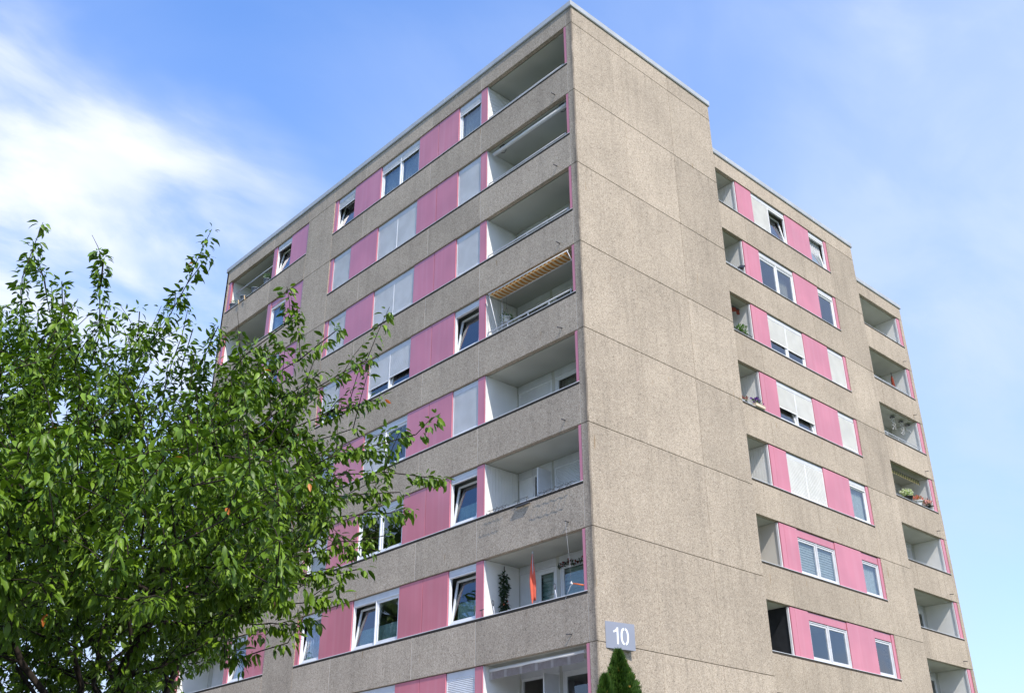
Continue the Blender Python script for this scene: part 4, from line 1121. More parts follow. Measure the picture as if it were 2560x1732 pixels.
PTS_RAW = """-1487,-627,312 -1559,-945,472 -1606,-855,429 -1363,-897,398 -1675,-842,389 -1449,-886,430 -1635,-976,309 -1632,-680,308 -1439,-752,469 -1606,-1005,430 -1407,-783,406 -1655,-1038,378 -1578,-672,309 -1567,-730,288 -1601,-998,464 -1494,-867,510 -1704,-939,405 -1572,-681,261 -1481,-942,343 -1545,-604,283 -1630,-723,472 -1663,-776,364 -1660,-986,406 -1445,-589,286 -1441,-725,469 -1449,-814,490 -1458,-718,284 -1371,-835,406 -1544,-703,281 -1497,-835,383 -1510,-833,327 -1347,-942,434 -1487,-665,280 -1341,-690,356 -1584,-656,343 -1376,-783,414 -1498,-658,375 -1586,-904,499 -1566,-864,468 -1651,-917,475 -1329,-790,448 -1482,-605,334 -1599,-1054,295 -1504,-1034,432 -1402,-682,369 -1534,-560,350 -1400,-928,484 -1574,-716,338 -1621,-1072,372 -1384,-973,411 -1394,-855,515 -1570,-605,356 -1584,-810,507 -1602,-975,478 -1661,-719,428 -1523,-910,504 -1473,-943,401 -1529,-705,417 -1400,-867,349 -1528,-823,263 -1521,-810,477 -1466,-880,324 -1650,-814,383 -1676,-808,422 -1536,-627,305 -1365,-802,450 -1389,-789,327 -1476,-847,487 -1524,-752,469 -1498,-821,517 -1461,-663,324 -1678,-764,460 -1445,-826,426 -1515,-978,427 -1615,-898,475 -1535,-863,477 -1555,-789,545 -1568,-1066,305 -1621,-1014,365 -1443,-726,351 -1627,-795,497 -1455,-895,487 -1573,-817,251 -1486,-778,336 -1342,-820,484 -1496,-801,385 -1512,-712,265 -1694,-893,391 -1539,-734,327 -1430,-621,346 -1339,-703,454 -1416,-878,368 -1413,-930,352 -1458,-1009,467 -1538,-662,500 -1525,-732,286 -1629,-632,332 -1619,-749,538 -1628,-1041,295 -1677,-1015,344 -1362,-862,399 -1334,-782,390 -1483,-847,292 -1657,-966,446 -1682,-922,384 -1574,-796,400 -1497,-577,346 -1630,-685,416 -1468,-920,500 -1352,-833,429 -1577,-674,422 -1415,-742,368 -1505,-1066,356 -1468,-1029,418 -1496,-766,253 -1488,-790,288 -1641,-806,437 -1489,-1047,393 -1658,-729,502 -1614,-693,275 -1448,-847,344 -1395,-611,291 -1532,-790,499 -1541,-928,424 -1605,-605,354 -1545,-800,329 -1607,-690,363 -1609,-826,478 -1454,-784,414 -1667,-1020,403 -1637,-821,257 -1595,-634,404 -1374,-923,367 -1679,-851,484 -1532,-1081,360 -1440,-1014,424 -1623,-711,297 -1647,-1114,329 -1599,-832,333 -1474,-569,290 -1514,-911,413 -1442,-895,340 -1507,-902,469 -1464,-791,301 -1432,-923,505 -1507,-1011,382 -1602,-759,312 -1492,-922,449 -1625,-939,326 -1371,-609,325 -1692,-786,486 -1433,-655,451 -1438,-1034,377 -1608,-1057,351 -1555,-969,403 -1380,-799,521 -1685,-978,358 -1654,-935,422 -1444,-889,305 -1459,-675,272 -1556,-826,317 -1363,-627,390 -1568,-822,464 -1663,-940,373 -1476,-758,467 -1616,-945,362 -1651,-893,315 -1401,-687,487 -1613,-615,294 -1504,-756,435 -1476,-1029,451 -1419,-869,498 -1492,-633,430 -1331,-845,408 -1588,-818,417 -1639,-802,351 -1552,-875,534 -1625,-723,325 -1574,-846,422 -1563,-877,370 -1665,-967,327 -1662,-856,447 -1678,-923,437 -1499,-739,332 -1440,-992,355 -1391,-829,492 -1571,-750,374 -1615,-750,475 -1550,-643,326 -1418,-868,440 -1535,-919,460 -1657,-1049,343 -1508,-600,284 -1528,-693,514 -1599,-638,272 -1395,-930,442 -1509,-645,271 -1597,-894,442 -1566,-743,482 -1403,-856,388 -1605,-813,286 -1479,-683,341 -1406,-893,429 -1659,-888,503 -1562,-755,508 -1333,-852,455 -1517,-592,320 -1515,-647,405 -1345,-923,456 -1619,-939,389 -1567,-794,284 -1680,-859,424 -1618,-935,426 -1481,-815,466 -1326,-689,383 -1523,-986,327 -1439,-991,327 -1507,-793,439 -1621,-719,250 -1589,-707,378 -1586,-747,434 -1402,-599,340 -1561,-680,358 -1555,-758,325 -1620,-862,452 -1546,-589,408 -1605,-1083,321 -1570,-621,498 -1620,-973,413 -1510,-741,372 -1556,-716,445 -1596,-568,279 -1438,-953,493 -1423,-695,301 -1554,-801,420 -1583,-772,497 -1525,-910,374 -1642,-754,413 -1351,-637,310 -1409,-641,342 -1517,-664,326 -1526,-632,365 -1662,-782,425 -1402,-740,481 -1700,-844,464 -1409,-914,410 -1321,-813,417 -1442,-632,293 -1501,-1018,329 -1490,-667,317 -1425,-961,353 -1557,-634,351 -1621,-740,370 -1431,-783,452 -1427,-705,421 -1509,-591,370 -1356,-820,363 -1570,-1011,424 -1550,-598,315 -1514,-939,404 -1550,-581,361 -1617,-762,274 -1476,-885,350 -1584,-1014,340 -1298,-696,393 -1587,-786,324 -1456,-580,329 -1607,-681,334 -1630,-806,320 -1635,-784,263 -1405,-994,405 -1505,-702,378 -1329,-659,338 -1524,-737,254 -1458,-973,497 -1699,-818,475 -1587,-907,342 -1367,-885,367 -1477,-700,304 -1623,-787,444 -1396,-735,301 -1450,-728,381 -1474,-755,280 -1355,-757,380 -1531,-673,408 -1478,-996,358 -1414,-828,319 -1564,-1006,322 -1535,-676,372 -1445,-864,475 -1557,-693,314 -1555,-847,546 -1364,-703,434 -1463,-713,329 -1576,-916,428 -1661,-871,330 -1498,-804,262 -1581,-561,301 -1638,-888,460 -1382,-857,470 -1589,-542,272 -1613,-806,408 -1444,-754,286 -1614,-957,461 -1641,-828,512 -1413,-750,320 -1404,-844,461 -1665,-870,384 -1538,-817,457 -1386,-713,405 -1642,-743,449 -1466,-702,477 -1498,-718,531 -1467,-964,450 -1472,-742,370 -1417,-877,406 -1564,-969,440 -1344,-727,421 -1517,-679,433 -1393,-892,358 -1495,-907,368 -1558,-895,402 -1460,-667,352 -1395,-656,416 -1615,-754,344 -1565,-654,286 -1469,-745,499 -1445,-774,503 -1583,-981,305 -1518,-695,299 -1475,-589,267 -1603,-737,408 -1617,-663,390 -1549,-719,521 -1630,-783,534 -1583,-738,523 -1474,-943,467 -1373,-909,477 -1658,-1037,304 -1618,-1012,316 -1492,-814,308 -1660,-812,465 -1679,-902,353 -1447,-667,397 -1598,-830,253 -1406,-813,448 -1420,-906,384 -1649,-1109,298 -1514,-669,486 -1374,-732,330 -1554,-1046,357 -1482,-597,440 -1576,-675,504 -1591,-831,526 -1537,-711,358 -1659,-888,406 -1362,-761,346 -1449,-841,489 -1482,-966,360 -1489,-619,267 -1556,-919,490 -1568,-859,504 -1385,-955,371 -1383,-613,377 -1500,-595,507 -1482,-771,307 -1478,-662,499 -1657,-851,501 -1564,-889,485 -1529,-1006,414 -1622,-888,366 -1607,-677,462 -1524,-877,352 -1474,-638,334 -1372,-793,377 -1526,-785,377 -1473,-790,437 -1461,-967,334 -1516,-937,467 -1657,-968,356 -1547,-669,442 -1469,-862,385 -1592,-846,379 -1666,-755,400 -1456,-816,315 -1699,-882,423 -1404,-839,353 -1623,-845,323 -1495,-885,410 -1695,-901,458 -1643,-1007,342 -1557,-1032,394 -1572,-1048,337 -1657,-734,375 -1629,-581,364 -1507,-759,515 -1545,-813,490 -1644,-861,401 -1549,-776,447 -1395,-886,463 -1597,-1026,410 -1593,-577,348 -1643,-822,295 -1539,-776,270 -1662,-997,313 -1662,-930,327 -1597,-766,526 -1465,-994,432 -1451,-614,328 -1450,-618,379 -1537,-947,386 -1492,-602,404 -1536,-659,346 -1538,-809,381 -1592,-690,483 -1439,-749,418 -1597,-828,443 -1456,-911,459 -1390,-626,447 -1600,-648,439 -1559,-750,265 -1530,-765,557 -1420,-816,497 -1465,-745,321 -1332,-898,470 -1516,-794,349 -1481,-674,473 -1350,-912,419 -1501,-729,425 -1562,-550,260 -1667,-841,353 -1592,-941,332 -1650,-842,377 -1403,-712,454 -1401,-624,316 -1372,-752,455 -1631,-702,379 -1416,-847,299 -1708,-875,451 -1415,-965,398 -1583,-773,361 -1464,-673,441 -1495,-568,407 -1586,-937,484 -1631,-726,517 -1351,-710,325 -1448,-787,349 -1566,-739,411 -1672,-964,396 -1399,-718,333 -1573,-566,331 -1522,-920,334 -1528,-733,446 -1302,-845,446 -1523,-570,287 -1486,-886,485 -1630,-776,334 -1543,-662,272 -1500,-720,398 -1513,-711,322 -1546,-634,461 -1551,-840,266 -1632,-884,337 -1461,-595,371 -1387,-961,445 -1588,-996,389 -1368,-674,439 -1698,-1003,393 -1631,-809,469 -1460,-802,376 -1525,-851,509 -1637,-746,286 -1386,-756,321 -1471,-818,400 -1537,-600,382 -1383,-868,419 -1464,-602,470 -1549,-586,262 -1534,-1038,307 -1530,-756,500 -1454,-974,375 -1574,-775,258 -1447,-1032,348 -1471,-822,264 -1473,-940,374 -1632,-861,520 -1421,-791,487 -1595,-728,293 -1346,-762,491 -1484,-680,392 -1589,-668,282 -1573,-815,363 -1527,-749,391 -1393,-911,504 -1534,-618,441 -1470,-715,403 -1420,-759,393 -1629,-776,384 -1471,-760,399 -1380,-903,440 -1578,-882,515 -1351,-628,351 -1337,-737,446 -1548,-993,393 -1608,-874,492 -1601,-544,315 -1385,-658,344 -1403,-843,414 -1351,-766,406 -1549,-993,449 -1593,-871,402 -1529,-966,349 -1573,-622,443 -1486,-795,360 -1584,-895,466 -1518,-858,446 -1517,-607,486 -1355,-860,485 -1658,-738,471 -1501,-848,409 -1654,-820,331 -1509,-794,319 -1632,-1087,338 -1439,-725,313 -1524,-807,412 -1424,-802,418 -1418,-709,381 -1360,-803,402 -1533,-977,465 -1475,-1039,368 -1620,-1035,331 -1457,-686,502 -1629,-1080,283 -1338,-870,419 -1369,-685,401 -1525,-1042,374 -1597,-851,510 -1625,-826,353 -1436,-928,431 -1439,-889,524 -1561,-673,472 -1475,-629,482 -1441,-601,418 -1460,-845,278 -1371,-715,355 -1503,-1029,357 -1544,-1104,332 -1534,-810,520 -1525,-824,305 -1545,-962,325 -1614,-922,496 -1591,-581,319 -1583,-660,394 -1562,-882,427 -1522,-877,518 -1594,-624,322 -1517,-951,429 -1640,-799,410 -1440,-956,437 -1594,-793,469 -1531,-1014,325 -1593,-852,481 -1593,-715,261 -1534,-771,529 -1428,-696,457 -1660,-1083,307 -1560,-681,389 -1512,-757,303 -1502,-960,328 -1608,-699,503 -1445,-892,391 -1639,-740,342 -1444,-721,503 -1402,-780,368 -1602,-693,309 -1588,-954,429 -1570,-833,290 -1478,-634,382 -1684,-984,422 -1486,-700,504 -1666,-1093,342 -1516,-590,397 -1618,-706,443 -1671,-804,490 -1312,-761,467 -1302,-656,392 -1528,-798,284 -1510,-870,472 -1438,-765,336 -1666,-797,348 -1554,-851,366 -1619,-660,482 -1573,-1062,373 -1413,-899,529 -1472,-765,528 -1487,-817,344 -1594,-905,526 -1485,-854,264 -1364,-719,466 -1464,-564,434 -1383,-674,309 -1481,-891,436 -1596,-801,382 -1583,-933,511 -1566,-631,264 -1622,-599,333 -1617,-1045,375 -1590,-781,444 -1540,-729,490 -1677,-801,382 -1461,-912,358 -1400,-759,441 -1611,-969,349 -1648,-916,360 -1425,-660,293 -1703,-918,427 -1470,-637,284 -1435,-998,457 -1612,-1110,326 -1366,-831,464 -1671,-963,299 -1651,-774,312 -1634,-1007,406 -1538,-735,541 -1611,-910,384 -1526,-855,383 -1510,-601,448 -1609,-792,305 -1614,-647,354 -1552,-778,352 -1584,-858,541 -1419,-867,319 -1602,-786,274 -1639,-679,493 -1405,-908,336 -1509,-978,392 -1467,-711,356 -1324,-717,367 -1445,-751,364 -1503,-715,460 -1593,-730,464 -1339,-874,388 -1407,-934,379 -1595,-597,269 -1439,-669,475 -1550,-1072,331 -1546,-896,513 -1370,-937,396 -1646,-826,407 -1373,-849,340 -1492,-989,451 -1533,-560,320 -1575,-702,290 -1567,-620,307 -1586,-740,326 -1435,-834,390 -1505,-637,346 -1593,-699,454 -1633,-903,501 -1518,-652,518 -1583,-653,487 -1584,-894,385 -1455,-713,431 -1675,-998,379 -1425,-602,319 -1644,-839,461 -1689,-817,449 -1421,-842,525 -1311,-819,449 -1435,-814,334 -1492,-1045,320 -1329,-887,440 -1588,-880,334 -1634,-680,444 -1436,-973,468 -1388,-832,377 -1500,-865,309 -1579,-1112,307 -1675,-938,459 -1689,-960,436 -1638,-945,480 -1544,-634,489 -1338,-791,493 -1413,-753,288 -1496,-766,365 -1536,-852,327 -1633,-781,291 -1631,-748,316 -1685,-949,353 -1497,-1005,426 -1562,-763,538 -1472,-839,323 -1565,-704,494 -1640,-762,498 -1613,-650,296 -1437,-704,332 -1575,-559,358 -1418,-681,401 -1567,-758,293 -1647,-695,467 -1529,-688,345 -1410,-677,440 -1327,-754,357 -1446,-935,356 -1448,-643,364 -1531,-945,489 -1531,-651,295 -1534,-883,392 -1380,-659,386 -1312,-640,367 -1468,-867,437 -1362,-667,361 -1418,-807,297 -1351,-794,354 -1402,-955,474 -1549,-832,424 -1526,-826,349 -1539,-1009,350 -1447,-771,311 -1411,-677,330 -1447,-993,405 -1394,-775,473 -1683,-868,461 -1508,-726,499 -1499,-1093,358 -1627,-926,456 -1627,-1035,403 -1452,-640,438 -1417,-901,455 -1663,-792,516 -1538,-779,423 -1488,-829,433 -1508,-1068,402 -1499,-861,357 -1624,-651,426 -1423,-808,386 -1566,-615,470 -1463,-793,516 -1533,-633,256 -1365,-781,477 -1596,-735,498 -1610,-863,367 -1544,-702,253 -1444,-701,369 -1381,-886,494 -1595,-1078,366 -1438,-829,287 -1667,-788,453 -1369,-942,461 -1645,-900,434 -1488,-737,263 -1463,-1070,377 -1522,-852,262 -1396,-697,315 -1407,-653,391 -1441,-681,315 -1603,-796,356 -1571,-959,377 -1483,-1002,394 -1507,-624,386 -1625,-996,447 -1445,-628,463 -1577,-701,407 -1465,-615,417 -1504,-792,493 -1501,-830,488 -1376,-835,530 -1477,-993,323 -1540,-593,506 -1474,-1026,343 -1479,-732,452 -1399,-986,444 -1422,-628,378 -1556,-726,376 -1483,-727,305 -1651,-780,481 -1576,-611,397 -1408,-986,371 -1549,-649,420 -1602,-662,515 -1520,-1072,328 -1299,-661,354 -1453,-1046,398 -1663,-880,477 -1325,-845,480 -1612,-997,344 -1603,-963,311 -1492,-970,471 -1326,-713,485 -1652,-914,401 -1476,-701,271 -1437,-682,434 -1582,-868,446 -1535,-890,478 -1380,-656,456 -1514,-584,427 -1489,-836,538 -1392,-806,475 -1565,-943,322 -1603,-802,541 -1259,-686,404 -1627,-731,423 -1565,-925,373 -1364,-687,334 -1633,-725,395 -1618,-545,350 -1604,-692,419 -1382,-726,380 -1677,-1058,364 -1601,-775,407 -1514,-1035,399 -1379,-768,388 -1618,-887,408 -1592,-930,361 -1500,-819,406 -1512,-578,463 -1389,-813,346 -1407,-1027,395 -1560,-901,334 -1453,-637,499 -1590,-690,530 -1682,-747,494 -1360,-958,410 -1391,-687,417 -1529,-550,269 -1342,-734,503 -1510,-684,266 -1372,-872,447 -1671,-886,436 -1379,-749,365 -1477,-948,428 -1544,-796,251 -1542,-754,358 -1646,-709,339 -1528,-605,355 -1640,-862,480 -1521,-836,531 -1586,-820,311 -1556,-896,451 -1489,-586,476 -1601,-749,253 -1460,-751,446 -1369,-729,494 -1663,-901,379 -1379,-735,436 -1422,-838,440 -1546,-556,290 -1346,-850,377 -1640,-994,379 -1436,-789,287 -1422,-730,437 -1527,-854,418 -1450,-622,263 -1307,-794,482 -1659,-830,440 -1568,-815,542 -1576,-765,409 -1502,-786,530 -1507,-942,350 -1444,-837,457 -1572,-1014,375 -1414,-1004,429 -1500,-831,276 -1626,-653,454 -1583,-667,452 -1475,-607,292 -1441,-958,407 -1592,-1020,305 -1497,-565,278 -1336,-725,343 -1565,-653,523 -1417,-781,305 -1396,-655,287 -1489,-697,437 -1574,-934,408 -1524,-766,331 -1520,-894,434 -1374,-716,306 -1472,-653,409 -1453,-863,301 -1393,-814,407 -1664,-1011,289 -1473,-845,454 -1668,-840,318 -1649,-1007,434 -1462,-913,387 -1583,-620,284 -1550,-844,452 -1325,-771,428 -1411,-797,344 -1524,-614,410 -1587,-982,349 -1656,-763,341 -1598,-960,400 -1464,-684,411 -1466,-983,472 -1673,-835,416 -1470,-974,413 -1392,-898,391 -1611,-1101,298 -1507,-631,504 -1477,-742,421 -1569,-709,540 -1353,-778,452 -1378,-763,492 -1624,-837,531 -1578,-813,336 -1601,-712,341 -1595,-980,432 -1628,-660,328 -1514,-643,459 -1428,-895,492 -1642,-962,400 -1402,-947,422 -1631,-615,357 -1540,-824,550 -1400,-685,289 -1590,-927,450 -1550,-620,410 -1391,-637,366 -1540,-1070,304 -1554,-653,389 -1429,-923,472 -1459,-788,484 -1553,-602,450 -1483,-869,464 -1365,-817,506 -1420,-646,315 -1486,-573,318 -1463,-653,460 -1417,-606,444 -1438,-917,405 -1552,-747,453 -1683,-1029,381 -1436,-825,364 -1562,-776,381 -1500,-717,350 -1415,-590,280 -1681,-915,410 -1589,-1040,382 -1452,-590,446 -1451,-864,412 -1627,-839,424 -1525,-701,480 -1540,-576,458 -1340,-682,474 -1433,-684,351 -1555,-780,304 -1573,-584,286 -1431,-592,361 -1480,-915,476 -1318,-765,494 -1570,-830,394 -1536,-700,455 -1443,-864,370 -1631,-872,427 -1617,-683,525 -1331,-738,381 -1430,-783,375 -1560,-971,353 -1350,-717,378 -1460,-775,268 -1329,-894,410 -1487,-786,413 -1515,-611,260 -1697,-967,382 -1404,-617,419 -1613,-804,256 -1538,-730,416 -1368,-774,523 -1612,-583,302 -1414,-705,353 -1419,-715,282 -1337,-823,391 -1639,-1063,316 -1539,-754,299 -1651,-1066,366 -1528,-566,485 -1614,-918,344 -1581,-1074,329 -1535,-1098,381 -1701,-1077,320 -1526,-1135,312 -1694,-1027,311 -1525,-1137,365 -1560,-1127,345 -1697,-1036,347 -1581,-1099,347 -1619,-963,382 -1512,-1136,344 -1550,-1139,367 -1634,-1057,349 -1668,-1054,289 -1690,-997,317 -1503,-1088,383 -1616,-1061,326 -1618,-1116,353 -1537,-1143,335 -1478,-1055,338 -1504,-1125,379 -1639,-964,340 -1672,-1069,326 -1586,-964,333 -1508,-1116,320 -1543,-1058,383 -1488,-1112,339 -1473,-1090,345 -1673,-990,334 -1544,-986,341 -1538,-1095,308 -1458,-1050,323 -1523,-1052,349 -1694,-1065,340 -1557,-1124,320 -1475,-1092,315 -1614,-988,316 -1697,-1051,312 -1586,-1046,314 -1566,-980,331 -1645,-1031,333 -1573,-1099,371 -1504,-995,354 -1596,-1080,295 -1509,-1156,326 -1471,-1069,401 -1479,-1098,373 -1457,-1015,388 -1694,-1069,289 -1580,-1119,333 -1533,-1011,385 -1543,-1113,361 -1643,-937,346 -1697,-1002,365 -1564,-984,377 -1658,-1017,361 -1657,-1092,283 -1542,-1041,333 -1635,-979,359 -1557,-1089,347 -1498,-1138,307 -1501,-1090,321 -1615,-990,385 -1679,-946,319 -1597,-967,368 -1604,-1016,383 -1712,-1093,335 -1561,-1030,312 -1453,-1058,352 -1590,-1124,361 -1594,-1025,363 -1479,-1068,359 -1516,-1046,326 -1633,-1092,304 -1669,-1020,321 -1590,-997,323 -1640,-947,375 -1567,-1027,354 -1553,-1081,371 -1534,-979,373 -1547,-1024,368 -1533,-1160,357 -1432,-1017,338 -1641,-1009,306 -1685,-1095,317 -1562,-1000,352 -1679,-1031,290 -1563,-1091,317 -1687,-968,335 -1660,-993,356 -1520,-1069,380 -1482,-1092,397 -1549,-1115,296 -1457,-1010,350 -1512,-1108,344 -1611,-1090,352 -1677,-1041,331 -1570,-988,405 -1649,-949,317 -1490,-978,339 -1601,-996,366 -1658,-979,378 -1480,-1016,374 -1478,-1026,396 -1596,-1035,335 -1645,-1104,352 -1461,-1073,332 -1486,-1069,320 -1687,-946,387 -1644,-1061,292 -1582,-952,357 -1634,-1034,358 -1485,-1116,312 -1680,-925,342 -1586,-1047,357 -1617,-1071,303 -1680,-1089,290 -1646,-986,328 -1520,-1110,367 -1494,-1065,377 -1495,-1127,357 -1550,-863,233 -1439,-722,269 -1586,-623,346 -1353,-633,247 -1624,-836,239 -1521,-553,383 -1531,-528,396 -1520,-763,244 -1478,-870,238 -1367,-606,258 -1485,-647,257 -1615,-782,236 -1452,-548,361 -1545,-725,304 -1432,-676,378 -1565,-528,279 -1296,-626,386 -1462,-678,378 -1631,-871,312 -1472,-549,312 -1444,-829,240 -1459,-740,253 -1604,-561,364 -1551,-873,259 -1577,-811,224 -1310,-619,332 -1546,-665,241 -1418,-628,251 -1494,-891,320 -1474,-888,292 -1407,-720,253 -1367,-579,303 -1598,-866,250 -1481,-620,354 -1501,-848,242 -1434,-599,257 -1407,-661,245 -1347,-584,259 -1600,-830,228 -1319,-581,291 -1371,-633,335 -1417,-612,396 -1360,-596,287 -1436,-937,329 -1440,-645,251 -1433,-675,250 -1511,-874,274 -1395,-806,370 -1565,-587,385 -1342,-598,352 -1375,-624,279 -1569,-854,325 -1473,-811,236 -1565,-534,318 -1446,-695,294 -1382,-568,259 -1496,-781,231 -1509,-547,289 -1391,-594,249 -1510,-559,361 -1341,-612,302 -1342,-630,414 -1322,-646,405 -1460,-919,274 -1403,-587,375 -1390,-692,339 -1377,-680,258 -1408,-574,301 -1623,-860,257 -1372,-651,289 -1458,-709,252 -1381,-575,393 -1428,-785,253 -1604,-863,288 -1622,-699,323 -1505,-810,229 -1578,-656,258 -1616,-824,309 -1594,-538,386 -1386,-571,349 -1472,-922,328 -1442,-853,258 -1469,-578,398 -1441,-551,267 -1502,-532,312 -1588,-851,222 -1562,-725,239 -1512,-523,251 -1421,-805,274 -1467,-605,244 -1458,-568,260 -1420,-568,366 -1495,-734,233 -1500,-690,352 -1533,-818,235 -1539,-878,298 -1487,-895,245 -1521,-881,253 -1600,-686,247 -1372,-643,406 -1534,-540,335 -1538,-525,296 -1582,-675,370 -1462,-642,240 -1450,-874,267 -1580,-572,254 -1585,-503,313 -1523,-885,229 -1463,-678,240 -1379,-755,288 -1442,-767,237 -1407,-766,267 -1427,-570,403 -1484,-543,367 -1531,-897,326 -1451,-802,244 -1395,-560,287 -1283,-639,408 -1445,-564,291 -1351,-671,294 -1426,-855,278 -1587,-877,301 -1596,-783,251 -1546,-837,290 -1545,-780,229 -1462,-892,240 -1413,-546,297 -1601,-722,228 -1571,-703,231 -1409,-546,254 -1590,-587,384 -1389,-718,271 -1481,-627,243 -1545,-754,240 -1395,-638,252 -1329,-634,340 -1489,-543,248 -1403,-630,279 -1515,-693,237 -1414,-577,257 -1501,-755,280 -1353,-705,299 -1495,-663,342 -1321,-611,391 -1590,-649,368 -1366,-600,397 -1507,-577,243 -1571,-759,241 -1551,-625,383 -1431,-611,287 -1497,-537,399 -1412,-763,237 -1515,-781,260 -1435,-708,243 -1479,-708,238 -1422,-695,264 -1474,-848,356 -1646,-849,308 -1569,-744,349 -1505,-613,345 -1633,-856,221 -1559,-532,342 -1467,-798,339 -1584,-509,337 -1546,-507,257 -1355,-582,325 -1566,-607,258 -1481,-534,270 -1355,-646,372 -1332,-610,263 -1347,-605,381 -1355,-652,266 -1518,-661,256 -1311,-595,355 -1598,-622,372 -1452,-602,349 -1564,-525,382 -1530,-592,247 -1581,-841,267 -1602,-659,317 -1497,-902,297 -1520,-626,324 -1468,-829,296 -1613,-736,269 -1430,-749,248 -1421,-654,269 -1580,-527,361 -1327,-662,371 -1514,-546,243 -1463,-670,299 -1430,-555,317 -1373,-589,373 -1455,-552,413 -1493,-544,337 -1550,-873,321 -1420,-893,319 -1368,-741,308 -1630,-683,342 -1331,-672,402 -1602,-802,227"""
SHOOTS = [[[-15.65, -8.59, 5.28], [-16.03, -9.09, 5.87]], [[-15.44, -9.02, 5.09], [-15.66, -9.57, 5.71]], [[-15.25, -9.25, 4.96], [-15.1, -10.05, 5.74]], [[-15.5, -8.42, 5.57], [-15.7, -8.82, 5.87]], [[-15.86, -8.77, 5.31], [-16.07, -9.15, 5.6]], [[-14.59, -8.92, 5.18], [-14.79, -9.33, 5.57]], [[-14.47, -8.91, 5.3], [-14.59, -9.35, 5.66]], [[-14.49, -9.4, 5.08], [-14.32, -10.04, 5.53]], [[-14.38, -9.62, 4.94], [-14.09, -10.37, 5.41]], [[-14.32, -9.8, 4.73], [-13.94, -10.56, 5.12]], [[-14.13, -9.74, 4.64], [-13.82, -10.26, 4.69]], [[-14.07, -9.91, 4.38], [-13.54, -10.68, 4.59]], [[-13.81, -9.79, 4.31], [-13.22, -10.54, 4.36]], [[-13.88, -10.0, 4.02], [-13.5, -10.58, 4.03]], [[-13.93, -10.0, 3.77], [-13.66, -10.51, 3.83]], [[-14.09, -10.08, 3.55], [-13.86, -10.53, 3.55]], [[-14.21, -10.06, 3.33], [-14.03, -10.48, 3.34]], [[-14.35, -9.68, 3.02], [-14.12, -10.11, 3.08]], [[-14.94, -8.64, 5.39], [-15.13, -9.04, 5.72]], [[-15.94, -8.62, 5.27], [-16.1, -8.94, 5.42]], [[-14.89, -10.6, 3.2], [-14.73, -10.95, 3.12]], [[-14.7, -8.9, 4.98], [-14.88, -9.35, 5.46]], [[-14.32, -9.31, 5.24], [-14.25, -9.73, 5.36]], [[-14.1, -9.48, 5.1], [-13.96, -9.95, 5.23]], [[-14.04, -9.69, 4.71], [-13.69, -10.35, 4.94]], [[-13.84, -9.63, 4.58], [-13.48, -10.2, 4.61]], [[-13.56, -9.46, 4.35], [-13.19, -10.04, 4.39]], [[-14.11, -9.64, 3.28], [-13.91, -10.05, 3.27]], [[-13.86, -9.21, 5.05], [-13.77, -9.65, 5.19]], [[-16.22, -8.25, 5.35], [-16.56, -8.67, 5.74]], [[-16.23, -9.53, 4.69], [-16.28, -9.88, 4.85]], [[-15.89, -9.58, 4.68], [-15.93, -9.88, 4.74]], [[-15.61, -8.45, 5.15], [-15.67, -8.79, 5.29]], [[-15.32, -9.49, 4.99], [-15.37, -9.85, 5.14]], [[-15.88, -7.98, 5.01], [-15.97, -8.28, 5.12]], [[-15.43, -8.59, 5.19], [-15.62, -8.91, 5.37]], [[-15.94, -9.44, 4.88], [-15.93, -9.81, 5.04]], [[-15.67, -9.48, 4.86], [-15.71, -9.85, 5.03]], [[-14.08, -9.65, 4.8], [-14.13, -10.03, 5.0]], [[-14.15, -9.64, 4.68], [-14.22, -9.95, 4.76]], [[-14.09, -8.81, 5.33], [-14.25, -9.14, 5.54]], [[-14.76, -9.78, 4.62], [-14.84, -10.09, 4.73]], [[-14.26, -8.49, 5.07], [-14.34, -8.86, 5.31]], [[-14.45, -8.99, 4.81], [-14.48, -9.32, 4.91]]]
ATT = np.array([[int(v)/100 for v in p.split(',')] for p in PTS_RAW.split()])

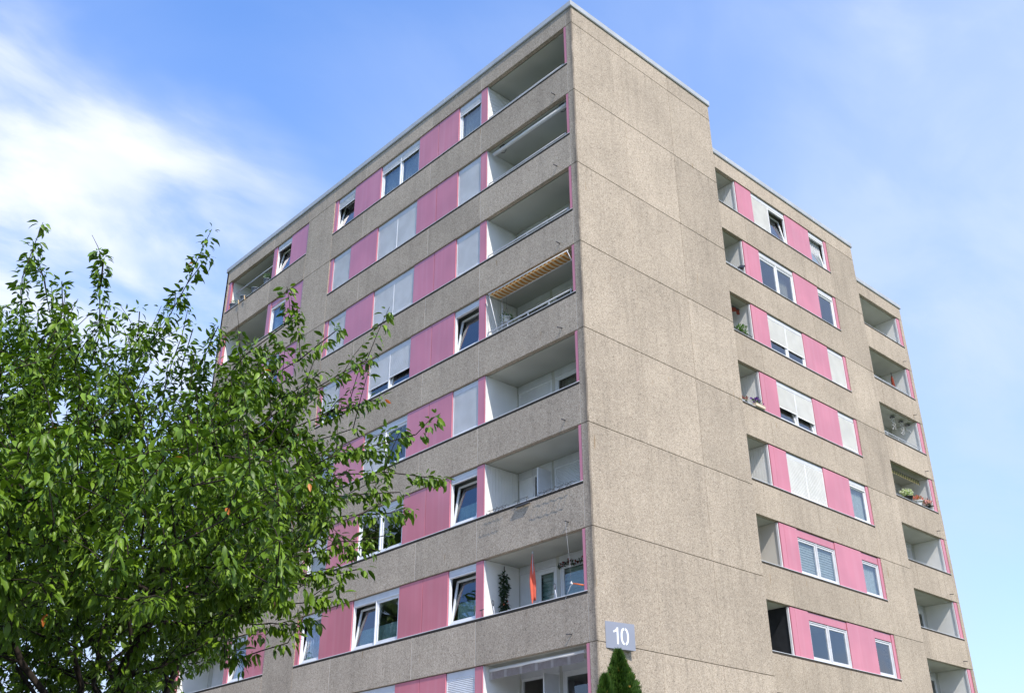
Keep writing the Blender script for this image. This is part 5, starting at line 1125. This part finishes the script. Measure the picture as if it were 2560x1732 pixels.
def cherry_tree(name, label, base, att, shoots, near_from, seed, n_near=300, leaf_scale=.060, spur=.047, th=2.3, r0=.125, thin=1.0, twp=.35):
    r = np.random.default_rng(seed)
    base = np.array(base, float)
    root = empty(name, base); tag(root, label, 'tree')
    # skeleton: nodes joined to the best earlier node
    P = []; par = []; plen = []
    for i in range(9):
        t = i/8
        P.append(base+np.array([.10*math.sin(t*3), -.08*t, th*t])); par.append(i-1); plen.append(th*t)
    fork = P[-1]
    order = np.argsort(np.linalg.norm(att-fork, axis=1)+r.uniform(0, .5, len(att)))
    def grow(q, j, step=.2, wob=.02, sag=.0):
        a = P[j]; d = np.linalg.norm(q-a); n = max(1, int(d/step)); idx = j
        # leave the parent in its own direction, then bend to the target
        pj = par[j]; tdir = (a-P[pj])/(np.linalg.norm(a-P[pj])+1e-9) if pj >= 0 else np.array([0, 0, 1.])
        c = a+(tdir*.45+np.array([0, 0, .12]))*d*.45
        for i in range(1, n+1):
            t = i/n
            w = (1-t)**2*a+2*t*(1-t)*c+t*t*q+(r.normal(size=3)*wob if i < n else 0)
            P.append(w); par.append(idx); plen.append(plen[idx]+d/n); idx = len(P)-1
        return idx
    tips = []
    for o in order:
        q = att[o]; A = np.array(P); L = np.array(plen)
        dv = q-A; d = np.linalg.norm(dv, axis=1)
        pen = np.where(np.arange(len(A)) < 6, 3.0, 0)
        out = q-fork; out /= np.linalg.norm(out)
        back = np.maximum(0, -(dv@out))
        j = int(np.argmin(d+.30*L+pen+back*1.5))
        tips.append(grow(q, j))
    stips = []; NS = len(P)
    for a, b in shoots:
        a = np.array(a); b = np.array(b); A = np.array(P)
        d = np.linalg.norm(A-a, axis=1)+np.where(np.arange(len(A)) < 7, 5, 0)
        i0 = grow(a, int(np.argmin(d)))
        stips.append(grow(b, i0, .12, .012))
    P = np.array(P); par = np.array(par); N = len(P)
    kids = [[] for _ in range(N)]
    for i in range(1, N): kids[par[i]].append(i)
    # pipe-model radii
    rad = np.zeros(N)
    for i in range(N-1, -1, -1):
        if not kids[i]: rad[i] = .0042
        else: rad[i] = (sum(rad[k]**2.35 for k in kids[i]))**(1/2.35)+.00012
    rad *= r0/rad[0] if rad[0] > r0 or thin > 1 else 1
    rad = np.maximum(rad, .004)
    # wood: chains
    mt = MB(); mb = MB()
    done = set()
    stack = [0]
    while stack:
        i = stack.pop()
        for k in kids[i]:
            if k in done: continue
            chain = [i, k]; done.add(k)
            while kids[chain[-1]]:
                ks = sorted(kids[chain[-1]], key=lambda z: -rad[z])
                nx_ = [z for z in ks if z not in done]
                if not nx_: break
                chain.append(nx_[0]); done.add(nx_[0])
            stack += chain
            rr = [rad[z] for z in chain]
            if i: rr[0] = min(rr[0], rr[1]*1.25)
            big = max(rr) > .045
            (mt if i == 0 and k == 1 else mb).tube([P[z] for z in chain], rr, 10 if big else (6 if max(rr) > .012 else 4), False)
    mt.build('trunk', 'bark', root, base); mb.build('branches', 'bark', root, base)
    # leaves: hanging spur clusters along every thin branch
    SEG = []
    def spurs(a, b, dens, scale=1.0): SEG.append((a, b, dens, scale))
    for i in range(1, N):
        if rad[i] < .0125*thin: spurs(P[par[i]], P[i], 1.25 if i < NS else 1.0)
    tw = MB()
    # extra fine twigs from thin nodes
    for i in range(9, N):
        for _t in range((2 if i < NS else (0 if i % 3 == 0 else 1)) if rad[i] < .02*thin else 0):
            if r.random() < twp: continue
            d0 = P[i]-P[par[i]]; d0 /= np.linalg.norm(d0)+1e-9
            d = d0*.7+r.normal(size=3)*.5+np.array([0, 0, .55]); d /= np.linalg.norm(d)
            ln = r.uniform(.12, .46)*leaf_scale/.060
            m1 = P[i]+d*ln*.5+np.array([0, 0, .02]); e1 = P[i]+d*ln
            tw.tube([P[i], m1, e1], [.004, .003, .002], 4, False)
            spurs(P[i], e1, 1.1)
    tw.build('twigs', 'bark', root, base)['kind'] = 'stuff'
    for ti in stips:                      # long bare shoots end in a tuft
        j = ti
        for _ in range(12):
            if j <= 8: break
            spurs(P[par[j]], P[j], .35, 1.1); j = par[j]
        a = P[ti]; spurs(a, a+(P[ti]-P[par[ti]])*.25, 1.6)
    A0 = np.array([s[0] for s in SEG]); D0 = np.array([s[1] for s in SEG])-A0
    den = np.array([s[2] for s in SEG]); sc = np.array([s[3] for s in SEG])
    dl = np.linalg.norm(D0, axis=1)
    ns_ = np.maximum(1, r.poisson(dl/spur*den)); ns_[dl < 1e-4] = 0
    si = np.repeat(np.arange(len(SEG)), ns_)
    sp0 = A0[si]+D0[si]*r.random((len(si), 1)); az0 = r.uniform(0, 6.28, len(si))
    nl = r.integers(3, 6, len(si))
    li_ = np.repeat(np.arange(len(si)), nl)
    kq = np.arange(len(li_))-np.repeat(np.cumsum(nl)-nl, nl)
    t_ = D0[si][li_]; t_ /= np.linalg.norm(t_, axis=1)[:, None]+1e-9
    side = np.cross(t_, [0, 0, 1.0]); side /= np.linalg.norm(side, axis=1)[:, None]+1e-9
    upv = np.cross(side, t_)
    n = len(li_)
    an = az0[li_]+kq*2.4+r.normal(size=n)*.3
    rd = side*np.cos(an)[:, None]+upv*np.sin(an)[:, None]
    dr = rd*.75+t_*r.uniform(0, .7, (n, 1)); dr[:, 2] -= r.uniform(.25, 1.05, n)
    dr /= np.linalg.norm(dr, axis=1)[:, None]
    LU = rd*.5+r.normal(size=(n, 3))*.35; LU[:, 2] += 1
    LP = sp0[li_]+rd*.012+dr*.018; LX = dr
    LS = leaf_scale*np.clip(r.normal(1.0, .27, n), .4, 1.6)*sc[si][li_]
    Y = np.cross(LU, LX); Y /= np.linalg.norm(Y, axis=1)[:, None]+1e-9
    Zv = np.cross(LX, Y)
    pi = r.integers(0, len(PROT), n)
    dist = np.linalg.norm(LP-np.array(near_from), axis=1)
    cd = np.array(_f); rel = LP-np.array(near_from); depth = rel@cd
    px = np.abs(rel@np.array(_r2))/depth; py = np.abs(rel@np.array(_u2))/depth
    vis = (depth > 0) & (px < .49) & (py < .33)
    # one leaf object per direction bin, the nearest one in it: these are the leaves that show largest
    binx = np.floor((rel@np.array(_r2))/depth/.014).astype(int); biny = np.floor((rel@np.array(_u2))/depth/.014).astype(int)
    best = {}
    for i in np.where(vis)[0]:
        kk = (binx[i], biny[i])
        if kk not in best or dist[i]/LS[i] < dist[best[kk]]/LS[best[kk]]: best[kk] = i
    front = sorted(best.values(), key=lambda i: dist[i]/LS[i])[:n_near]
    isf = np.zeros(n, bool); isf[front] = True
    nv = 11
    V = np.zeros((n, nv, 3)); FACES = []
    protv = np.array([p[0] for p in PROT])[pi]
    V = LP[:, None, :]+LS[:, None, None]*(protv[:, :, 0:1]*LX[:, None, :]+protv[:, :, 1:2]*Y[:, None, :]+protv[:, :, 2:3]*Zv[:, None, :])
    keep = np.where(~isf)[0]
    Vk = (V[keep]-base).reshape(-1, 3)
    F0 = PROT[0][1]
    loops = np.concatenate([np.array(f) for f in F0]); tot = np.array([len(f) for f in F0])
    nk = len(keep)
    li = (np.arange(nk)[:, None]*nv+loops[None, :]).ravel().astype(np.int32)
    lt = np.tile(tot, nk).astype(np.int32); ls = np.concatenate([[0], np.cumsum(lt)[:-1]]).astype(np.int32)
    me = bpy.data.meshes.new('foliage')
    me.vertices.add(nk*nv); me.vertices.foreach_set('co', Vk.ravel())
    me.loops.add(len(li)); me.loops.foreach_set('vertex_index', li)
    me.polygons.add(len(lt)); me.polygons.foreach_set('loop_start', ls); me.polygons.foreach_set('loop_total', lt)
    me.polygons.foreach_set('use_smooth', [True]*len(lt))
    me.materials.append(M['leaf']); me.materials.append(M['leafrust'])
    rust = (r.random(nk) < .0006); me.polygons.foreach_set('material_index', np.repeat(rust.astype(np.int32), len(F0)))
    at = me.attributes.new('tone', 'FLOAT', 'POINT'); at.data.foreach_set('value', np.repeat(r.random(nk), nv).astype(np.float32))
    me.update(calc_edges=True); me.validate()
    fo = link('foliage', me, base, root); fo['kind'] = 'stuff'
    for i in front:
        o = bpy.data.objects.new('leaf', PMESH[pi[i]]); COL.objects.link(o); o.parent = root
        p = LP[i]-base; s = LS[i]
        o.matrix_local = Matrix(((LX[i][0]*s, Y[i][0]*s, Zv[i][0]*s, p[0]), (LX[i][1]*s, Y[i][1]*s, Zv[i][1]*s, p[1]), (LX[i][2]*s, Y[i][2]*s, Zv[i][2]*s, p[2]), (0, 0, 0, 1)))
    print('cherry leaves', n, 'nodes', N)
    return root
TREE_BASE = (-14.6, -8.3, 0.0)
cherry_tree('cherry_tree', 'leafy green cherry tree with long upright shoots in front of the building', TREE_BASE, ATT, SHOOTS, CAM_POS, 5)

# conifers in front of the gable
def conifer(name, label, base, h, rw, n, seed, group):
    r = np.random.default_rng(seed)
    base = np.array(base); root = empty(name, base); tag(root, label, 'conifer', group)
    m = MB(); m.tube([base, base+np.array([0.02, 0, h*.5]), base+np.array([0, 0, h*.95])], [.09, .06, .01], 8); m.build('trunk', 'bark', root, base)
    V = []; Fc = []; tones = []
    for i in range(n):
        t = r.random()**.8
        z = h*(.06+.94*t)
        prof = rw*min(1, ((1-t)*3.6))**.78*min(1, .5+t*4)
        a = r.uniform(0, 6.2832)
        lob = 1+.14*math.sin(a*3+z*2.1)+.12*math.sin(a*5-z*3.7)+.1*r.normal()
        rr = prof*lob*(.55+.45*math.sqrt(r.random()))
        p = np.array([math.cos(a)*rr, math.sin(a)*rr, z])
        out = np.array([math.cos(a), math.sin(a), 0])
        d = out*r.uniform(.15, .7)+np.array([0, 0, 1])+r.normal(size=3)*.22; d /= np.linalg.norm(d)
        # a flat scaly spray stands on edge: it lies in the plane of the outward direction and the stem
        s = np.cross(d, np.cross(out, d)+r.normal(size=3)*.35); s /= np.linalg.norm(s)+1e-9
        l = r.uniform(.07, .15)
        tn = r.random()
        for k_ in range(3):
            ang = (k_-1)*.55+r.normal()*.12
            dd = d*math.cos(ang)+s*math.sin(ang)
            w = np.cross(dd, np.cross(d, s)); w /= np.linalg.norm(w)+1e-9
            ll = l*(1 if k_ == 1 else .72); b = len(V); wid = .011
            V += [p, p+dd*ll*.5+w*wid, p+dd*ll, p+dd*ll*.5-w*wid]; Fc.append((b, b+1, b+2, b+3)); tones += [tn]*4
    me = bpy.data.meshes.new('foliage'); me.from_pydata(np.array(V).tolist(), [], Fc); me.materials.append(M['thuja']); me.materials.append(M['thujacone'])
    me.polygons.foreach_set('material_index', [1 if (q//3) % 170 == 0 else 0 for q in range(len(Fc))])
    at = me.attributes.new('tone', 'FLOAT', 'POINT'); at.data.foreach_set('value', np.array(tones, np.float32)); me.update()
    o = link('foliage', me, base, root); o['kind'] = 'stuff'
conifer('thuja', 'tall narrow green thuja below the number sign', (-1.0, -1.5, 0), 5.93, .52, 24000, 3, 'thujas at the gable')
conifer('thuja', 'shorter narrow thuja to the left of the tall one', (-1.46, -1.5, 0), 5.38, .36, 14000, 4, 'thujas at the gable')

# tall trees to the left of the building: out of the frame, mirrored in the lower windows
def tall_tree(x, y, h, rad_, seed, label):
    r = np.random.default_rng(seed); pts = []
    while len(pts) < 150:
        q = r.uniform(-1, 1, 3)
        if q@q > 1: continue
        s = 1-.35*max(0, q[2])
        pts.append([x+q[0]*rad_*s, y+q[1]*rad_*s, h*.58+q[2]*h*.42])
    o = cherry_tree('lime_tree', label, (x, y, 0), np.array(pts), [], CAM_POS, seed, 0, .34, .30, h*.2, .3, 2.4, .2)
    o['group'] = 'tall trees left of the building'
tall_tree(-15.5, 27, 21, 4.6, 71, 'tall lime tree left of the building mirrored in its lower windows, nearest')
tall_tree(-18.5, 36, 23, 5.2, 72, 'tall lime tree left of the building mirrored in its lower windows, middle')
tall_tree(-16, 46, 21, 4.8, 73, 'tall lime tree left of the building mirrored in its lower windows, farthest')
